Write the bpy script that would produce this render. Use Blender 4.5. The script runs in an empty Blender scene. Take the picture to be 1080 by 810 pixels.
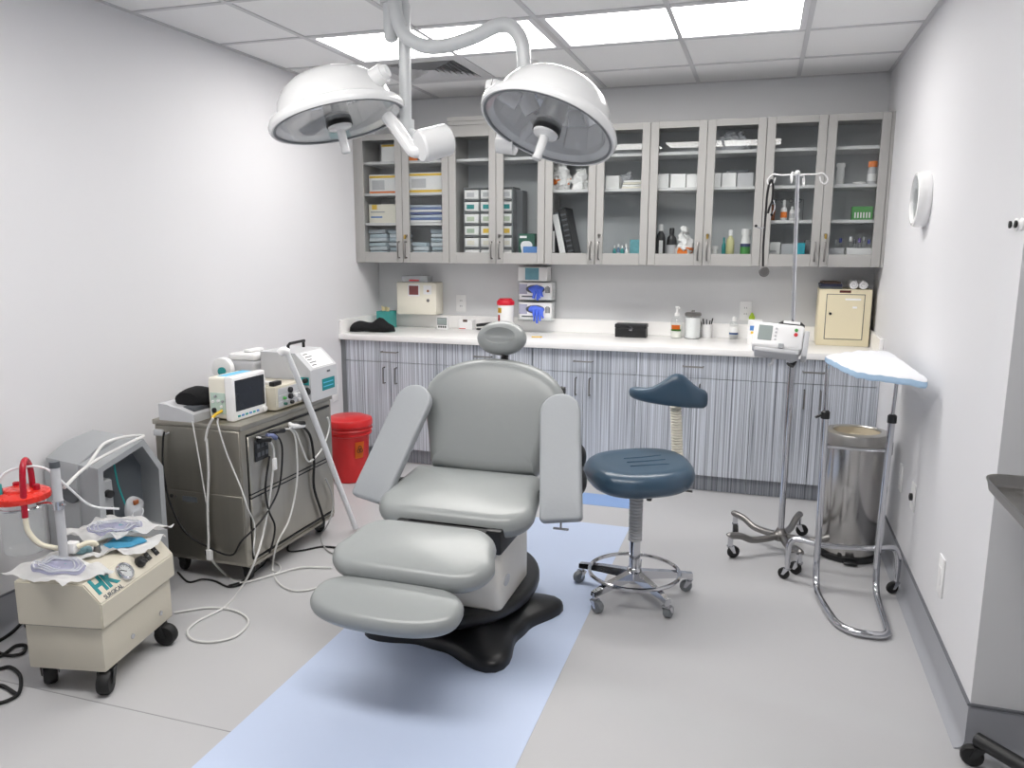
import bpy, bmesh, math, random
from mathutils import Vector, Matrix, Quaternion, noise
random.seed(7)
sc = bpy.context.scene
COL = sc.collection
PI = math.pi
# ---------------------------------------------------------------- camera, world, exposure
cam_d = bpy.data.cameras.new('camera'); cam = bpy.data.objects.new('camera', cam_d); COL.objects.link(cam)
cam_d.sensor_width = 36.0; cam_d.lens = 821.65 / 1080 * 36.0; cam_d.clip_start = 0.05
R_, U_, F_ = (0.95274879, 0.30375096, 0.00225524), (-0.05559808, 0.16708095, 0.98437432), (-0.29862784, 0.93798684, -0.17607415)
cam.matrix_world = Matrix(((R_[0], U_[0], -F_[0], 0), (R_[1], U_[1], -F_[1], 0), (R_[2], U_[2], -F_[2], 1.5329), (0, 0, 0, 1)))
sc.camera = cam
w = bpy.data.worlds.new('world'); sc.world = w; w.use_nodes = True
w.node_tree.nodes['Background'].inputs[0].default_value = (.8, .85, .9, 1); w.node_tree.nodes['Background'].inputs[1].default_value = 0.3
sc.view_settings.view_transform = 'Standard'; sc.view_settings.look = 'None'
sc.view_settings.exposure = 0.36; sc.view_settings.gamma = 1.0; sc.view_settings.use_curve_mapping = False
LAMP = 11.0          # emission of the ceiling light diffusers
# ---------------------------------------------------------------- room numbers
XL, XR, YB, YC0, ZC = -2.815, 0.678, 5.454, 2.497, 2.567
XFAR, YF = 2.3, -1.4
GX, GY, TS = -1.0744, 4.3068, 0.61          # ceiling grid
# ---------------------------------------------------------------- materials
def lin(c):
    return tuple(((v / 255) / 12.92 if v / 255 <= .04045 else ((v / 255 + .055) / 1.055) ** 2.4) for v in c)
MATS = {}
def mat(name, rgb, rough=.5, metal=0., var=.04, scale=18., bump=0., coat=0., rvar=.08, stretch=(1, 1, 1), emit=0., spec=.5, trans=0., ior=1.45):
    if name in MATS: return MATS[name]
    m = bpy.data.materials.new(name); m.use_nodes = True; nt = m.node_tree; N = nt.nodes; Lk = nt.links
    b = N['Principled BSDF']
    tc = N.new('ShaderNodeTexCoord'); mp = N.new('ShaderNodeMapping'); mp.inputs['Scale'].default_value = stretch
    nz = N.new('ShaderNodeTexNoise'); nz.inputs['Scale'].default_value = scale; nz.inputs['Detail'].default_value = 4
    Lk.new(tc.outputs['Object'], mp.inputs[0]); Lk.new(mp.outputs[0], nz.inputs['Vector'])
    c = lin(rgb); mx = N.new('ShaderNodeMix'); mx.data_type = 'RGBA'
    mx.inputs[6].default_value = tuple(v * (1 - var) for v in c) + (1,)
    mx.inputs[7].default_value = tuple(min(1, v * (1 + var)) for v in c) + (1,)
    Lk.new(nz.outputs['Fac'], mx.inputs[0]); Lk.new(mx.outputs[2], b.inputs['Base Color'])
    mr = N.new('ShaderNodeMapRange'); mr.inputs[3].default_value = max(.02, rough - rvar); mr.inputs[4].default_value = min(1, rough + rvar)
    Lk.new(nz.outputs['Fac'], mr.inputs[0]); Lk.new(mr.outputs[0], b.inputs['Roughness'])
    b.inputs['Metallic'].default_value = metal; b.inputs['Specular IOR Level'].default_value = spec
    if coat: b.inputs['Coat Weight'].default_value = coat; b.inputs['Coat Roughness'].default_value = .15
    if trans: b.inputs['Transmission Weight'].default_value = trans; b.inputs['IOR'].default_value = ior
    if bump:
        bp = N.new('ShaderNodeBump'); bp.inputs['Strength'].default_value = bump; bp.inputs['Distance'].default_value = .01
        Lk.new(nz.outputs['Fac'], bp.inputs['Height']); Lk.new(bp.outputs[0], b.inputs['Normal'])
    if emit:
        b.inputs['Emission Color'].default_value = c + (1,); b.inputs['Emission Strength'].default_value = emit
    MATS[name] = m; return m
def clear_mat(name, rgb, alpha=.3, rough=.05):
    """thin clear sheet: straight-through light tinted by rgb, surface reflection by Fresnel, alpha of haze"""
    if name in MATS: return MATS[name]
    m = bpy.data.materials.new(name); m.use_nodes = True; nt = m.node_tree; N = nt.nodes; Lk = nt.links
    for n in list(N): N.remove(n)
    out = N.new('ShaderNodeOutputMaterial'); tr = N.new('ShaderNodeBsdfTransparent'); gl = N.new('ShaderNodeBsdfGlossy'); df = N.new('ShaderNodeBsdfDiffuse')
    c = lin(rgb); tr.inputs[0].default_value = c + (1,); gl.inputs['Roughness'].default_value = rough
    nz = N.new('ShaderNodeTexNoise'); nz.inputs['Scale'].default_value = 6; rp = N.new('ShaderNodeMapRange'); rp.inputs[3].default_value = .95; rp.inputs[4].default_value = 1.0
    Lk.new(nz.outputs[0], rp.inputs[0]); Lk.new(rp.outputs[0], gl.inputs[0])
    df.inputs[0].default_value = c + (1,)
    m1 = N.new('ShaderNodeMixShader'); m1.inputs[0].default_value = alpha; Lk.new(tr.outputs[0], m1.inputs[1]); Lk.new(df.outputs[0], m1.inputs[2])
    lw = N.new('ShaderNodeLayerWeight'); lw.inputs[0].default_value = .5      # Schlick reflection, the same on both faces of the sheet
    pw = N.new('ShaderNodeMath'); pw.operation = 'POWER'; pw.inputs[1].default_value = 5; Lk.new(lw.outputs['Facing'], pw.inputs[0])
    fr = N.new('ShaderNodeMapRange'); fr.inputs[3].default_value = .025; fr.inputs[4].default_value = .8; Lk.new(pw.outputs[0], fr.inputs[0])
    m2 = N.new('ShaderNodeMixShader'); Lk.new(fr.outputs[0], m2.inputs[0]); Lk.new(m1.outputs[0], m2.inputs[1]); Lk.new(gl.outputs[0], m2.inputs[2])
    Lk.new(m2.outputs[0], out.inputs[0]); MATS[name] = m; return m
def stripe_mat(name, stops, rough=.35, sx=60.):
    m = bpy.data.materials.new(name); m.use_nodes = True; nt = m.node_tree; N = nt.nodes; Lk = nt.links; b = N['Principled BSDF']
    ge = N.new('ShaderNodeNewGeometry'); mp = N.new('ShaderNodeMapping'); mp.inputs['Scale'].default_value = (sx, 0.0, .22)
    Lk.new(ge.outputs['Position'], mp.inputs[0])
    n1 = N.new('ShaderNodeTexNoise'); n1.inputs['Scale'].default_value = 1.0; n1.inputs['Detail'].default_value = 1.2; n1.inputs['Roughness'].default_value = .6
    Lk.new(mp.outputs[0], n1.inputs['Vector'])
    cr = N.new('ShaderNodeValToRGB'); cr.color_ramp.interpolation = 'LINEAR'
    e = cr.color_ramp.elements
    while len(e) > 1: e.remove(e[0])
    e[0].position = stops[0][0]; e[0].color = lin(stops[0][1]) + (1,)
    for p, c in stops[1:]:
        q = e.new(p); q.color = lin(c) + (1,)
    Lk.new(n1.outputs['Fac'], cr.inputs[0]); Lk.new(cr.outputs[0], b.inputs['Base Color']); b.inputs['Roughness'].default_value = rough
    MATS[name] = m; return m
M_wall = mat('wall_paint', (222, 222, 225), .6, scale=3, var=.012, bump=.02)
M_wallb = mat('wall_paint_grey', (219, 220, 222), .6, scale=3, var=.012, bump=.02)
M_floor = mat('floor_vinyl', (186, 186, 188), .34, scale=2.2, var=.035, rvar=.07)
M_blue = mat('floor_blue_vinyl', (192, 205, 230), .4, scale=2.5, var=.03)
M_blue2 = mat('floor_dark_blue_vinyl', (136, 166, 214), .4, scale=4, var=.03)
M_seam = mat('floor_seam', (150, 150, 152), .6)
M_cove = mat('cove_base_vinyl', (158, 160, 166), .45, scale=5, var=.03)
M_covecap = mat('cove_cap', (104, 106, 112), .5)
M_tile = mat('ceiling_tile_mineral', (240, 240, 240), .9, scale=160, var=.03, bump=.12)
M_grid = mat('ceiling_grid_paint', (205, 205, 207), .5, scale=30)
M_lightframe = mat('light_frame_paint', (225, 225, 228), .45)
M_diff = mat('light_diffuser', (255, 252, 248), .4, emit=LAMP, var=.005)
M_cab = mat('cabinet_grey_laminate', (166, 165, 163), .45, scale=8, var=.02)
M_cabin = mat('cabinet_interior', (188, 192, 195), .55, scale=8, var=.02)
M_shelf = mat('shelf_melamine', (205, 205, 206), .45)
M_glass = clear_mat('pane_glass', (249, 250, 250), .0, .0)
STR = [(.28, 96), (.36, 150), (.40, 200), (.435, 118), (.47, 186), (.50, 222), (.53, 146), (.57, 206), (.605, 232), (.64, 150), (.69, 226), (.75, 140)]
M_strip = stripe_mat('striped_laminate', [(p, (v - 5, v, v + 9)) for p, v in STR], sx=92.)
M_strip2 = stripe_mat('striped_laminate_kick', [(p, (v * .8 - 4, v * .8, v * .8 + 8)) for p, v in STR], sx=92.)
M_top = mat('quartz_white', (248, 247, 246), .25, scale=60, var=.004, rvar=.02)
M_steel = mat('brushed_steel', (182, 180, 176), .34, 1., scale=30, stretch=(1, 1, .02), var=.10, rvar=.06)
M_cart = mat('cart_steel', (174, 170, 160), .42, 1., scale=26, stretch=(1, 1, .03), var=.10, rvar=.07)
M_chrome = mat('chrome', (205, 206, 210), .12, 1., var=.02, rvar=.04)
M_nickel = mat('satin_nickel', (140, 138, 136), .32, 1.)
M_black = mat('black_plastic', (26, 27, 29), .42)
M_rubber = mat('black_rubber', (20, 20, 21), .6)
M_blackgl = mat('black_moulded_base', (22, 23, 26), .38)
M_fabric = mat('black_fabric', (16, 17, 20), .9, scale=120, bump=.3, var=.2)
M_vinyl = mat('grey_vinyl', (147, 151, 151), .30, scale=40, var=.02, spec=.5, rvar=.04)
M_vinyl2 = mat('grey_vinyl_board', (160, 164, 168), .5, scale=90, bump=.03, var=.02)
M_navy = mat('navy_vinyl', (56, 80, 100), .34, scale=40, var=.05, coat=.2, rvar=.04)
M_beige = mat('beige_enamel', (206, 200, 184), .45, scale=10, var=.02)
M_cream = mat('cream_plastic', (232, 228, 214), .4)
M_tan = mat('tan_steel', (226, 216, 186), .45, scale=10, var=.02)
M_white = mat('white_plastic', (238, 238, 238), .38)
M_gloss = mat('white_enamel', (240, 240, 240), .22, coat=.3, var=.015)
M_lampw = mat('lamp_white_enamel', (236, 237, 238), .2, coat=.4, var=.01)
M_armg = mat('lamp_arm_enamel', (206, 209, 211), .3, coat=.2, var=.01)
M_grey = mat('grey_plastic', (162, 165, 168), .45)
M_lgrey = mat('light_grey_plastic', (196, 197, 200), .42)
M_dgrey = mat('dark_grey_plastic', (84, 88, 93), .45)
M_mgrey = mat('mid_grey_plastic', (118, 122, 126), .45)
M_red = mat('red_plastic', (200, 36, 38), .32, var=.05)
M_redlid = mat('red_orange_lid', (226, 52, 40), .28)
M_crim = mat('crimson_tube', (176, 20, 44), .25)
M_tealp = mat('teal_print', (0, 128, 134), .45)
M_teal = mat('teal_plastic', (40, 150, 150), .4)
M_orange = mat('orange_print', (240, 128, 40), .5)
M_yellow = mat('yellow_print', (236, 196, 60), .5)
M_green = mat('green_print', (70, 150, 70), .5)
M_dgreen = mat('dark_green_print', (22, 88, 70), .5)
M_bluep = mat('blue_print', (84, 134, 200), .5)
M_sky = mat('sky_print', (96, 186, 222), .45)
M_lav = clear_mat('lavender_film', (222, 223, 240), .5, .15)
M_glove = mat('blue_nitrile', (84, 116, 232), .5, var=.1)
M_paper = mat('white_paper', (240, 240, 240), .7, scale=40, var=.02)
M_drape = mat('drape_white', (228, 230, 235), .8, scale=14, var=.015, bump=.25)
M_drapeb = mat('drape_blue_back', (176, 205, 232), .8, scale=14, bump=.2)
M_cable = mat('cable_white', (214, 214, 212), .4)
M_cableg = mat('cable_grey', (170, 170, 170), .4)
M_screen = mat('screen_dark', (34, 38, 46), .12, var=.25, scale=9)
M_lcd = mat('lcd_grey', (150, 160, 158), .2)
M_amber = mat('amber_plastic', (150, 84, 40), .3)
M_clearp = clear_mat('clear_plastic', (251, 252, 252), .07, .05)
M_acryl = clear_mat('clear_acrylic', (252, 253, 253), .02, .03)
M_bag = clear_mat('clear_film', (236, 238, 242), .45, .2)
M_lens = clear_mat('lamp_cover_glass', (250, 251, 252), .15, .02)
M_refl = mat('lamp_reflector', (246, 247, 248), .2, .1, var=.05, scale=12)
M_hose = mat('milky_hose', (226, 220, 200), .35)
M_tubew = mat('frosted_tube', (226, 228, 230), .35, var=.02)
M_wood = mat('brown_cover', (86, 66, 56), .6)
# ---------------------------------------------------------------- geometry helpers
class G:
    def __init__(self): self.bm = bmesh.new()
    def _x(self, vs, M):
        if M is not None: bmesh.ops.transform(self.bm, matrix=M, verts=vs)
    def box(self, x0, x1, y0, y1, z0, z1, bevel=0., seg=2, M=None):
        r = bmesh.ops.create_cube(self.bm, size=1.0); vs = r['verts']
        for v in vs: v.co = Vector((x0 + (v.co.x + .5) * (x1 - x0), y0 + (v.co.y + .5) * (y1 - y0), z0 + (v.co.z + .5) * (z1 - z0)))
        if bevel:
            es = list({e for v in vs for e in v.link_edges})
            rr = bmesh.ops.bevel(self.bm, geom=es, offset=bevel, segments=seg, affect='EDGES', profile=.5)
            vs = list({v for v in rr['verts']} | {v for v in vs if v.is_valid})
        self._x(vs, M); return self
    def ring_skin(self, rings, cap0=True, cap1=True, closed=True):
        bm = self.bm; R = [[bm.verts.new(p) for p in r] for r in rings]
        for a, b in zip(R, R[1:]):
            n = len(a)
            for i in range(n if closed else n - 1):
                j = (i + 1) % n
                bm.faces.new((a[i], a[j], b[j], b[i]))
        if cap0: bm.faces.new(list(reversed(R[0])))
        if cap1: bm.faces.new(R[-1])
        return [v for r in R for v in r]
    def cyl(self, p0, p1, r0, r1=None, n=16):
        p0, p1 = Vector(p0), Vector(p1); r1 = r0 if r1 is None else r1
        q = (p1 - p0).to_track_quat('Z', 'Y')
        ring = lambda p, r: [p + q @ Vector((r * math.cos(2 * PI * i / n), r * math.sin(2 * PI * i / n), 0)) for i in range(n)]
        self.ring_skin([ring(p0, r0), ring(p1, r1)]); return self
    def lathe(self, prof, n=28, M=None, a0=0., caps=True):
        prof = [(max(r, 1e-4), z) for r, z in prof]
        vs = self.ring_skin([[Vector((r * math.cos(a0 + 2 * PI * i / n), r * math.sin(a0 + 2 * PI * i / n), z)) for i in range(n)] for r, z in prof], caps, caps)
        self._x(vs, M); return self
    def tube(self, pts, r, n=8, closed=False, sub=0, taper=None):
        P = [Vector(p) for p in pts]
        if sub: P = cat(P, sub, closed)
        m = len(P); rings = []; up = None
        for i, p in enumerate(P):
            t = (P[(i + 1) % m] - P[i - 1]) if (closed or 0 < i < m - 1) else (P[1] - P[0] if i == 0 else P[-1] - P[-2])
            if t.length < 1e-9: t = Vector((0, 0, 1))
            t.normalize()
            if up is None:
                up = Vector((0, 0, 1)) if abs(t.z) < .9 else Vector((1, 0, 0))
            s = t.cross(up)
            if s.length < 1e-6: s = t.orthogonal()
            s.normalize(); up = s.cross(t).normalized()
            rr = r * (taper(i / max(1, m - 1)) if taper else 1)
            rings.append([p + s * rr * math.cos(2 * PI * k / n) + up * rr * math.sin(2 * PI * k / n) for k in range(n)])
        if closed: rings.append(rings[0]); self.ring_skin(rings, False, False)
        else: self.ring_skin(rings)
        return self
    def prism(self, poly, z0, z1, M=None):
        vs = self.ring_skin([[Vector((x, y, z0)) for x, y in poly], [Vector((x, y, z1)) for x, y in poly]]); self._x(vs, M); return self
    def ball(self, c, rx, ry=None, rz=None, n=16, m=10, M=None):
        ry = rx if ry is None else ry; rz = rx if rz is None else rz; c = Vector(c)
        vs = self.ring_skin([[c + Vector((rx * math.sin(PI * (k + .02) / (m + .04)) * math.cos(2 * PI * i / n), ry * math.sin(PI * (k + .02) / (m + .04)) * math.sin(2 * PI * i / n), -rz * math.cos(PI * k / m))) for i in range(n)] for k in range(m + 1)])
        self._x(vs, M); return self
    def cushion(self, outline, thick, r, crown=0., M=None, rings=5, steps=4):
        o = [Vector((x, y, 0)) for x, y in outline]; n = len(o); c = sum(o, Vector()) / n
        nor = []
        for i in range(n):
            t = (o[(i + 1) % n] - o[i - 1]).normalized(); nor.append(Vector((t.y, -t.x, 0)))
        def ring(ins, z, s=1.0): return [c + (o[i] - nor[i] * ins - c) * s + Vector((0, 0, z)) for i in range(n)]
        L = [ring(r, 0, .5)]
        for k in range(steps + 1):
            a = k / steps * PI / 2; L.append(ring(r * (1 - math.sin(a)), r * (1 - math.cos(a))))
        if thick - 2 * r < 1e-4: L.pop()
        for k in range(steps + 1):
            a = k / steps * PI / 2; L.append(ring(r * (1 - math.cos(a)), thick - r + r * math.sin(a)))
        for k in range(1, rings + 1):
            s = 1 - k / (rings + .3); L.append(ring(r, thick + crown * (1 - s * s), s))
        vs = self.ring_skin(L); self._x(vs, M); return self
    def grid(self, f, nu, nv, thick=0.):
        """surface f(u,v)->point, u,v in 0..1"""
        bm = self.bm; V = [[bm.verts.new(f(i / nu, j / nv)) for j in range(nv + 1)] for i in range(nu + 1)]
        fs = []
        for i in range(nu):
            for j in range(nv): fs.append(bm.faces.new((V[i][j], V[i + 1][j], V[i + 1][j + 1], V[i][j + 1])))
        if thick: bmesh.ops.solidify(bm, geom=fs, thickness=thick)
        return self
    def jitter(self, amp, freq, seed=0.):
        for v in self.bm.verts:
            q = v.co * freq + Vector((seed, seed * 1.7, seed * .3)); v.co += Vector((noise.noise(q), noise.noise(q + Vector((7, 3, 1))), noise.noise(q + Vector((1, 9, 4))))) * amp
        return self
def cat(P, sub, closed=False):
    out = []; m = len(P)
    rng = range(m if closed else m - 1)
    for i in rng:
        p1, p2 = P[i], P[(i + 1) % m]
        p0 = P[i - 1] if (closed or i > 0) else p1 + (p1 - p2)
        p3 = P[(i + 2) % m] if (closed or i + 2 < m) else p2 + (p2 - p1)
        for k in range(sub):
            t = k / sub
            out.append(.5 * ((2 * p1) + (p2 - p0) * t + (2 * p0 - 5 * p1 + 4 * p2 - p3) * t * t + (3 * p1 - p0 - 3 * p2 + p3) * t ** 3))
    if not closed: out.append(P[-1])
    return out
def rrect(w0, w1, l, r, n=6, y0=None):
    """rounded trapezoid, width w0 at -y end and w1 at +y end, length l, CCW"""
    y0 = -l / 2 if y0 is None else y0; y1 = y0 + l
    r0, r1 = (r, r) if not isinstance(r, tuple) else r
    out = []
    for (cx, cy, a, rr) in ((w0 / 2 - r0, y0 + r0, -PI / 2, r0), (w1 / 2 - r1, y1 - r1, 0, r1), (-w1 / 2 + r1, y1 - r1, PI / 2, r1), (-w0 / 2 + r0, y0 + r0, PI, r0)):
        for k in range(n + 1):
            t = a + k / n * PI / 2; out.append((cx + rr * math.cos(t), cy + rr * math.sin(t)))
    # straight-edge subdivisions keep insets even
    res = []
    for i, p in enumerate(out):
        res.append(p); q = out[(i + 1) % len(out)]; d = math.hypot(q[0] - p[0], q[1] - p[1])
        if d > .06:
            k = int(d / .04)
            for j in range(1, k): res.append((p[0] + (q[0] - p[0]) * j / k, p[1] + (q[1] - p[1]) * j / k))
    return res
def part(name, g, m, parent, loc=None, ang=38, M=None):
    me = bpy.data.meshes.new(name); bmesh.ops.recalc_face_normals(g.bm, faces=g.bm.faces[:]); g.bm.to_mesh(me); g.bm.free()
    me.polygons.foreach_set('use_smooth', [True] * len(me.polygons)); me.set_sharp_from_angle(angle=math.radians(ang)); me.update()
    me.materials.append(m)
    o = bpy.data.objects.new(name, me); COL.objects.link(o)
    if parent is not None: o.parent = parent
    if loc is not None: o.location = loc
    if M is not None: o.matrix_local = M
    return o
def E(name, label, c, loc=(0, 0, 0), rz=0., group=None):
    o = bpy.data.objects.new(name, None); COL.objects.link(o); o.empty_display_size = .1
    o.location = loc; o.rotation_euler = (0, 0, rz); o['label'] = label; o['category'] = c
    if group: o['group'] = group
    return o
def one(name, g, m, label, c, loc=(0, 0, 0), group=None, rz=0., ang=38):
    o = part(name, g, m, None, ang=ang); o.location = loc; o.rotation_euler = (0, 0, rz); o['label'] = label; o['category'] = c
    if group: o['group'] = group
    return o
def struct(name, g, m, parent=None):
    o = part(name, g, m, parent)
    if parent is None: o['kind'] = 'structure'
    return o
def text(name, s, size, m, parent, M, ext=.0006, align='CENTER', off=0.):
    cu = bpy.data.curves.new(name, 'FONT'); cu.body = s; cu.size = size; cu.extrude = ext; cu.offset = off; cu.align_x = align; cu.align_y = 'CENTER'; cu.resolution_u = 3
    t = bpy.data.objects.new(name, cu); COL.objects.link(t); dg = bpy.context.evaluated_depsgraph_get()
    me = bpy.data.meshes.new_from_object(t.evaluated_get(dg)); bpy.data.objects.remove(t)
    me.materials.clear(); me.materials.append(m); me.name = name
    o = bpy.data.objects.new(name, me); COL.objects.link(o); o.parent = parent; o.matrix_local = M
    return o
def shared(name, me, parent, loc, rz=0.):
    o = bpy.data.objects.new(name, me); COL.objects.link(o); o.parent = parent; o.location = loc; o.rotation_euler = (0, 0, rz); return o
def frame(x, y, z, o=(0, 0, 0)):
    """matrix with the given column axes"""
    x, y, z = Vector(x).normalized(), Vector(y).normalized(), Vector(z).normalized()
    return Matrix(((x.x, y.x, z.x, o[0]), (x.y, y.y, z.y, o[1]), (x.z, y.z, z.z, o[2]), (0, 0, 0, 1)))
FRONT = lambda o: frame((1, 0, 0), (0, 0, 1), (0, -1, 0), o)        # a sheet facing -y
RIGHT = lambda o: frame((0, 1, 0), (0, 0, 1), (1, 0, 0), o)         # a sheet facing +x
def T(x, y, z): return Matrix.Translation((x, y, z))
def RZ(a): return Matrix.Rotation(a, 4, 'Z')
def RX(a): return Matrix.Rotation(a, 4, 'X')
def RY(a): return Matrix.Rotation(a, 4, 'Y')
def caster(parent, x, y, top, r, wd, yaw, mw=None, mf=None, trail=.6, hub=None):
    """caster under point (x,y,top): swivel fork and wheel touching z=0"""
    mw = mw or M_rubber; mf = mf or M_chrome
    d = Vector((math.cos(yaw), math.sin(yaw), 0)); s = Vector((-d.y, d.x, 0)); c = Vector((x, y, 0)) + d * r * trail; c.z = r
    g = G(); g.cyl((x, y, top), (x, y, 2 * r * .98), r * .42, n=10)
    for k in (-1, 1):
        a = Vector((x, y, r * 1.95)); b = c + s * k * wd * .62
        poly = [a + s * k * wd * .62 - d * r * .45, a + s * k * wd * .62 + d * r * .45, b + d * r * .22 - Vector((0, 0, r * .15)), b - d * r * .22 - Vector((0, 0, r * .15))]
        g.ring_skin([[p - s * .0015 for p in poly], [p + s * .0015 for p in poly]])
    g.box(-r * .45, r * .45, -wd * .65, wd * .65, r * 1.9, r * 2.05, M=T(x, y, 0) @ RZ(yaw))
    f = part('caster', g, mf, parent)
    g = G(); M = T(c.x, c.y, c.z) @ RZ(yaw) @ RX(PI / 2)
    g.lathe([(r * .3, -wd / 2), (r * .85, -wd / 2), (r, -wd * .3), (r, wd * .3), (r * .85, wd / 2), (r * .3, wd / 2)], 18, M)
    part('wheel', g, mw, f)
    return f
CABLES={
'C1': [(-2.367, 2.775, 0.76), (-2.362, 2.775, 0.722), (-2.345, 2.775, 0.589), (-2.325, 2.775, 0.415), (-2.314, 2.775, 0.347)], 
'C2': [(-2.257, 2.775, 0.782), (-2.286, 2.775, 0.737), (-2.304, 2.775, 0.679), (-2.298, 2.775, 0.679), (-2.298, 2.775, 0.544), (-2.317, 2.775, 0.376), (-2.323, 2.775, 0.236), (-2.322, 2.775, 0.135), (-2.314, 2.866, 0.006), (-2.197, 2.819, 0.006), (-2.119, 2.917, 0.006), (-2.033, 3.046, 0.006), (-1.889, 3.093, 0.006)], 
'C3': [(-2.23, 2.775, 0.784), (-2.232, 2.775, 0.751), (-2.197, 2.775, 0.63), (-2.132, 2.775, 0.473), (-2.105, 2.775, 0.389), (-2.115, 2.826, 0.302), (-2.115, 2.828, 0.241), (-2.115, 2.814, 0.166), (-2.238, 3.019, 0.006), (-2.11, 2.97, 0.006), (-2.15, 3.048, 0.006), (-2.317, 3.131, 0.006)], 
'C4': [(-2.524, 2.775, 0.7), (-2.536, 2.775, 0.651), (-2.546, 2.775, 0.522), (-2.525, 2.775, 0.374), (-2.455, 2.775, 0.24), (-2.344, 2.775, 0.183), (-2.21, 2.775, 0.154), (-2.149, 2.775, 0.227), (-2.115, 2.839, 0.277), (-2.115, 2.939, 0.323), (-2.115, 3.03, 0.407), (-2.115, 3.068, 0.551), (-2.115, 3.057, 0.626), (-2.115, 3.003, 0.674)], 
'C5': [(-2.115, 2.969, 0.572), (-2.115, 2.925, 0.439), (-2.115, 2.939, 0.323), (-2.115, 2.98, 0.227), (-2.115, 2.942, 0.137), (-2.223, 3.024, 0.006), (-2.202, 2.841, 0.006), (-2.231, 2.773, 0.006)], 
'C6': [(-2.115, 2.884, 0.682), (-2.115, 2.968, 0.647), (-2.115, 3.003, 0.578), (-2.115, 2.963, 0.407), (-2.115, 2.89, 0.228), (-2.08, 2.771, 0.146), (-2.172, 2.796, 0.006), (-2.112, 2.595, 0.006), (-2.133, 2.455, 0.006), (-2.116, 2.367, 0.006), (-2.045, 2.316, 0.006), (-1.962, 2.326, 0.006), (-1.906, 2.391, 0.006), (-1.922, 2.492, 0.006), (-1.984, 2.552, 0.006), (-2.082, 2.579, 0.006), (-2.182, 2.559, 0.006), (-2.278, 2.48, 0.006)], 
'C7': [(-2.115, 3.053, 0.677), (-2.115, 3.146, 0.656), (-2.115, 3.185, 0.584), (-2.115, 3.179, 0.395), (-2.115, 3.101, 0.227), (-2.115, 2.99, 0.14), (-2.153, 2.997, 0.006), (-2.043, 2.877, 0.006), (-1.942, 2.822, 0.006), (-1.877, 2.834, 0.006), (-1.839, 2.875, 0.006), (-1.773, 2.945, 0.006)], 
'C8': [(-2.115, 3.175, 0.676), (-2.115, 3.219, 0.666), (-2.115, 3.308, 0.592), (-2.115, 3.336, 0.459), (-2.115, 3.325, 0.318), (-2.115, 3.384, 0.164), (-2.115, 3.403, 0.094), (-2.115, 3.337, 0.091)], 
'C9': [(-2.115, 3.139, 0.668), (-2.115, 3.189, 0.631), (-2.115, 3.237, 0.539), (-2.115, 3.288, 0.461), (-2.115, 3.387, 0.479), (-2.115, 3.464, 0.539), (-2.115, 3.495, 0.599), (-2.115, 3.482, 0.647)], 
'C10': [(-2.554, 2.824, 0.006), (-2.433, 2.751, 0.006), (-2.391, 2.794, 0.006), (-2.324, 2.796, 0.006), (-2.223, 2.764, 0.006), (-2.184, 2.812, 0.006), (-2.191, 2.9, 0.006)], 
'C11': [(-2.26, 3.421, 0.006), (-2.256, 3.297, 0.006), (-2.205, 3.21, 0.006), (-2.144, 3.239, 0.006), (-2.078, 3.31, 0.006), (-1.988, 3.324, 0.006), (-1.889, 3.298, 0.006)], 
'C12': [(-2.115, 3.437, 0.33), (-2.115, 3.484, 0.247), (-2.115, 3.499, 0.16), (-2.115, 3.451, 0.083), (-2.164, 3.452, 0.006), (-2.075, 3.326, 0.006), (-1.983, 3.253, 0.006), (-1.916, 3.261, 0.006)], 
'C13': [(-2.759, 2.196, 0.006), (-2.803, 2.221, 0.006), (-2.768, 2.133, 0.006), (-2.751, 2.051, 0.006), (-2.721, 1.991, 0.006), (-2.661, 1.971, 0.006), (-2.647, 2.002, 0.006), (-2.661, 2.066, 0.006), (-2.626, 2.077, 0.006), (-2.589, 2.034, 0.006), (-2.616, 2.005, 0.006), (-2.69, 2.008, 0.006), (-2.789, 2.038, 0.006)], 
'C14': [(-2.595, 1.89, 0.006), (-2.569, 1.923, 0.006), (-2.541, 1.942, 0.006), (-2.457, 1.91, 0.006), (-2.369, 1.833, 0.006), (-2.356, 1.787, 0.006), (-2.382, 1.757, 0.006), (-2.454, 1.783, 0.006), (-2.468, 1.841, 0.006), (-2.357, 1.815, 0.006)], 
'C15': [(-2.8, 2.129, 0.133), (-2.8, 2.154, 0.088), (-2.8, 2.182, 0.063)]}
# ================================================================ the room
floor = struct('floor', G().box(XL - .1, XFAR + .1, YF - .1, YB + .1, -.1, 0), M_floor)
struct('blue_strip', G().box(-1.535, -.62, YF, 4.09, 0, .0016), M_blue, floor)
struct('dark_blue_strip', G().box(-1.50, -.67, 4.40, 4.612, 0, .0016), M_blue2, floor)
struct('vinyl_seam', G().box(XL, -1.535, 1.872, 1.876, 0, .0006), M_seam, floor)
struct('wall_left', G().box(XL - .1, XL, YF - .1, YB + .1, 0, ZC + .12), M_wall)
struct('wall_back', G().box(XL, XR, YB, YB + .1, 0, ZC + .12), M_wallb)
struct('wall_right', G().box(XR, XR + .1, YC0, YB + .1, 0, ZC + .12), M_wall)
struct('wall_right_return', G().box(XR + .0005, XFAR + .1, YC0 - .0008, YC0 + .1, 0, ZC + .12), M_wallb)
struct('wall_far_right', G().box(XFAR, XFAR + .1, YF - .1, YC0, 0, ZC + .12), M_wall)
struct('wall_front', G().box(XL - .1, XFAR + .1, YF - .1, YF, 0, ZC + .12), M_wall)
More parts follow.
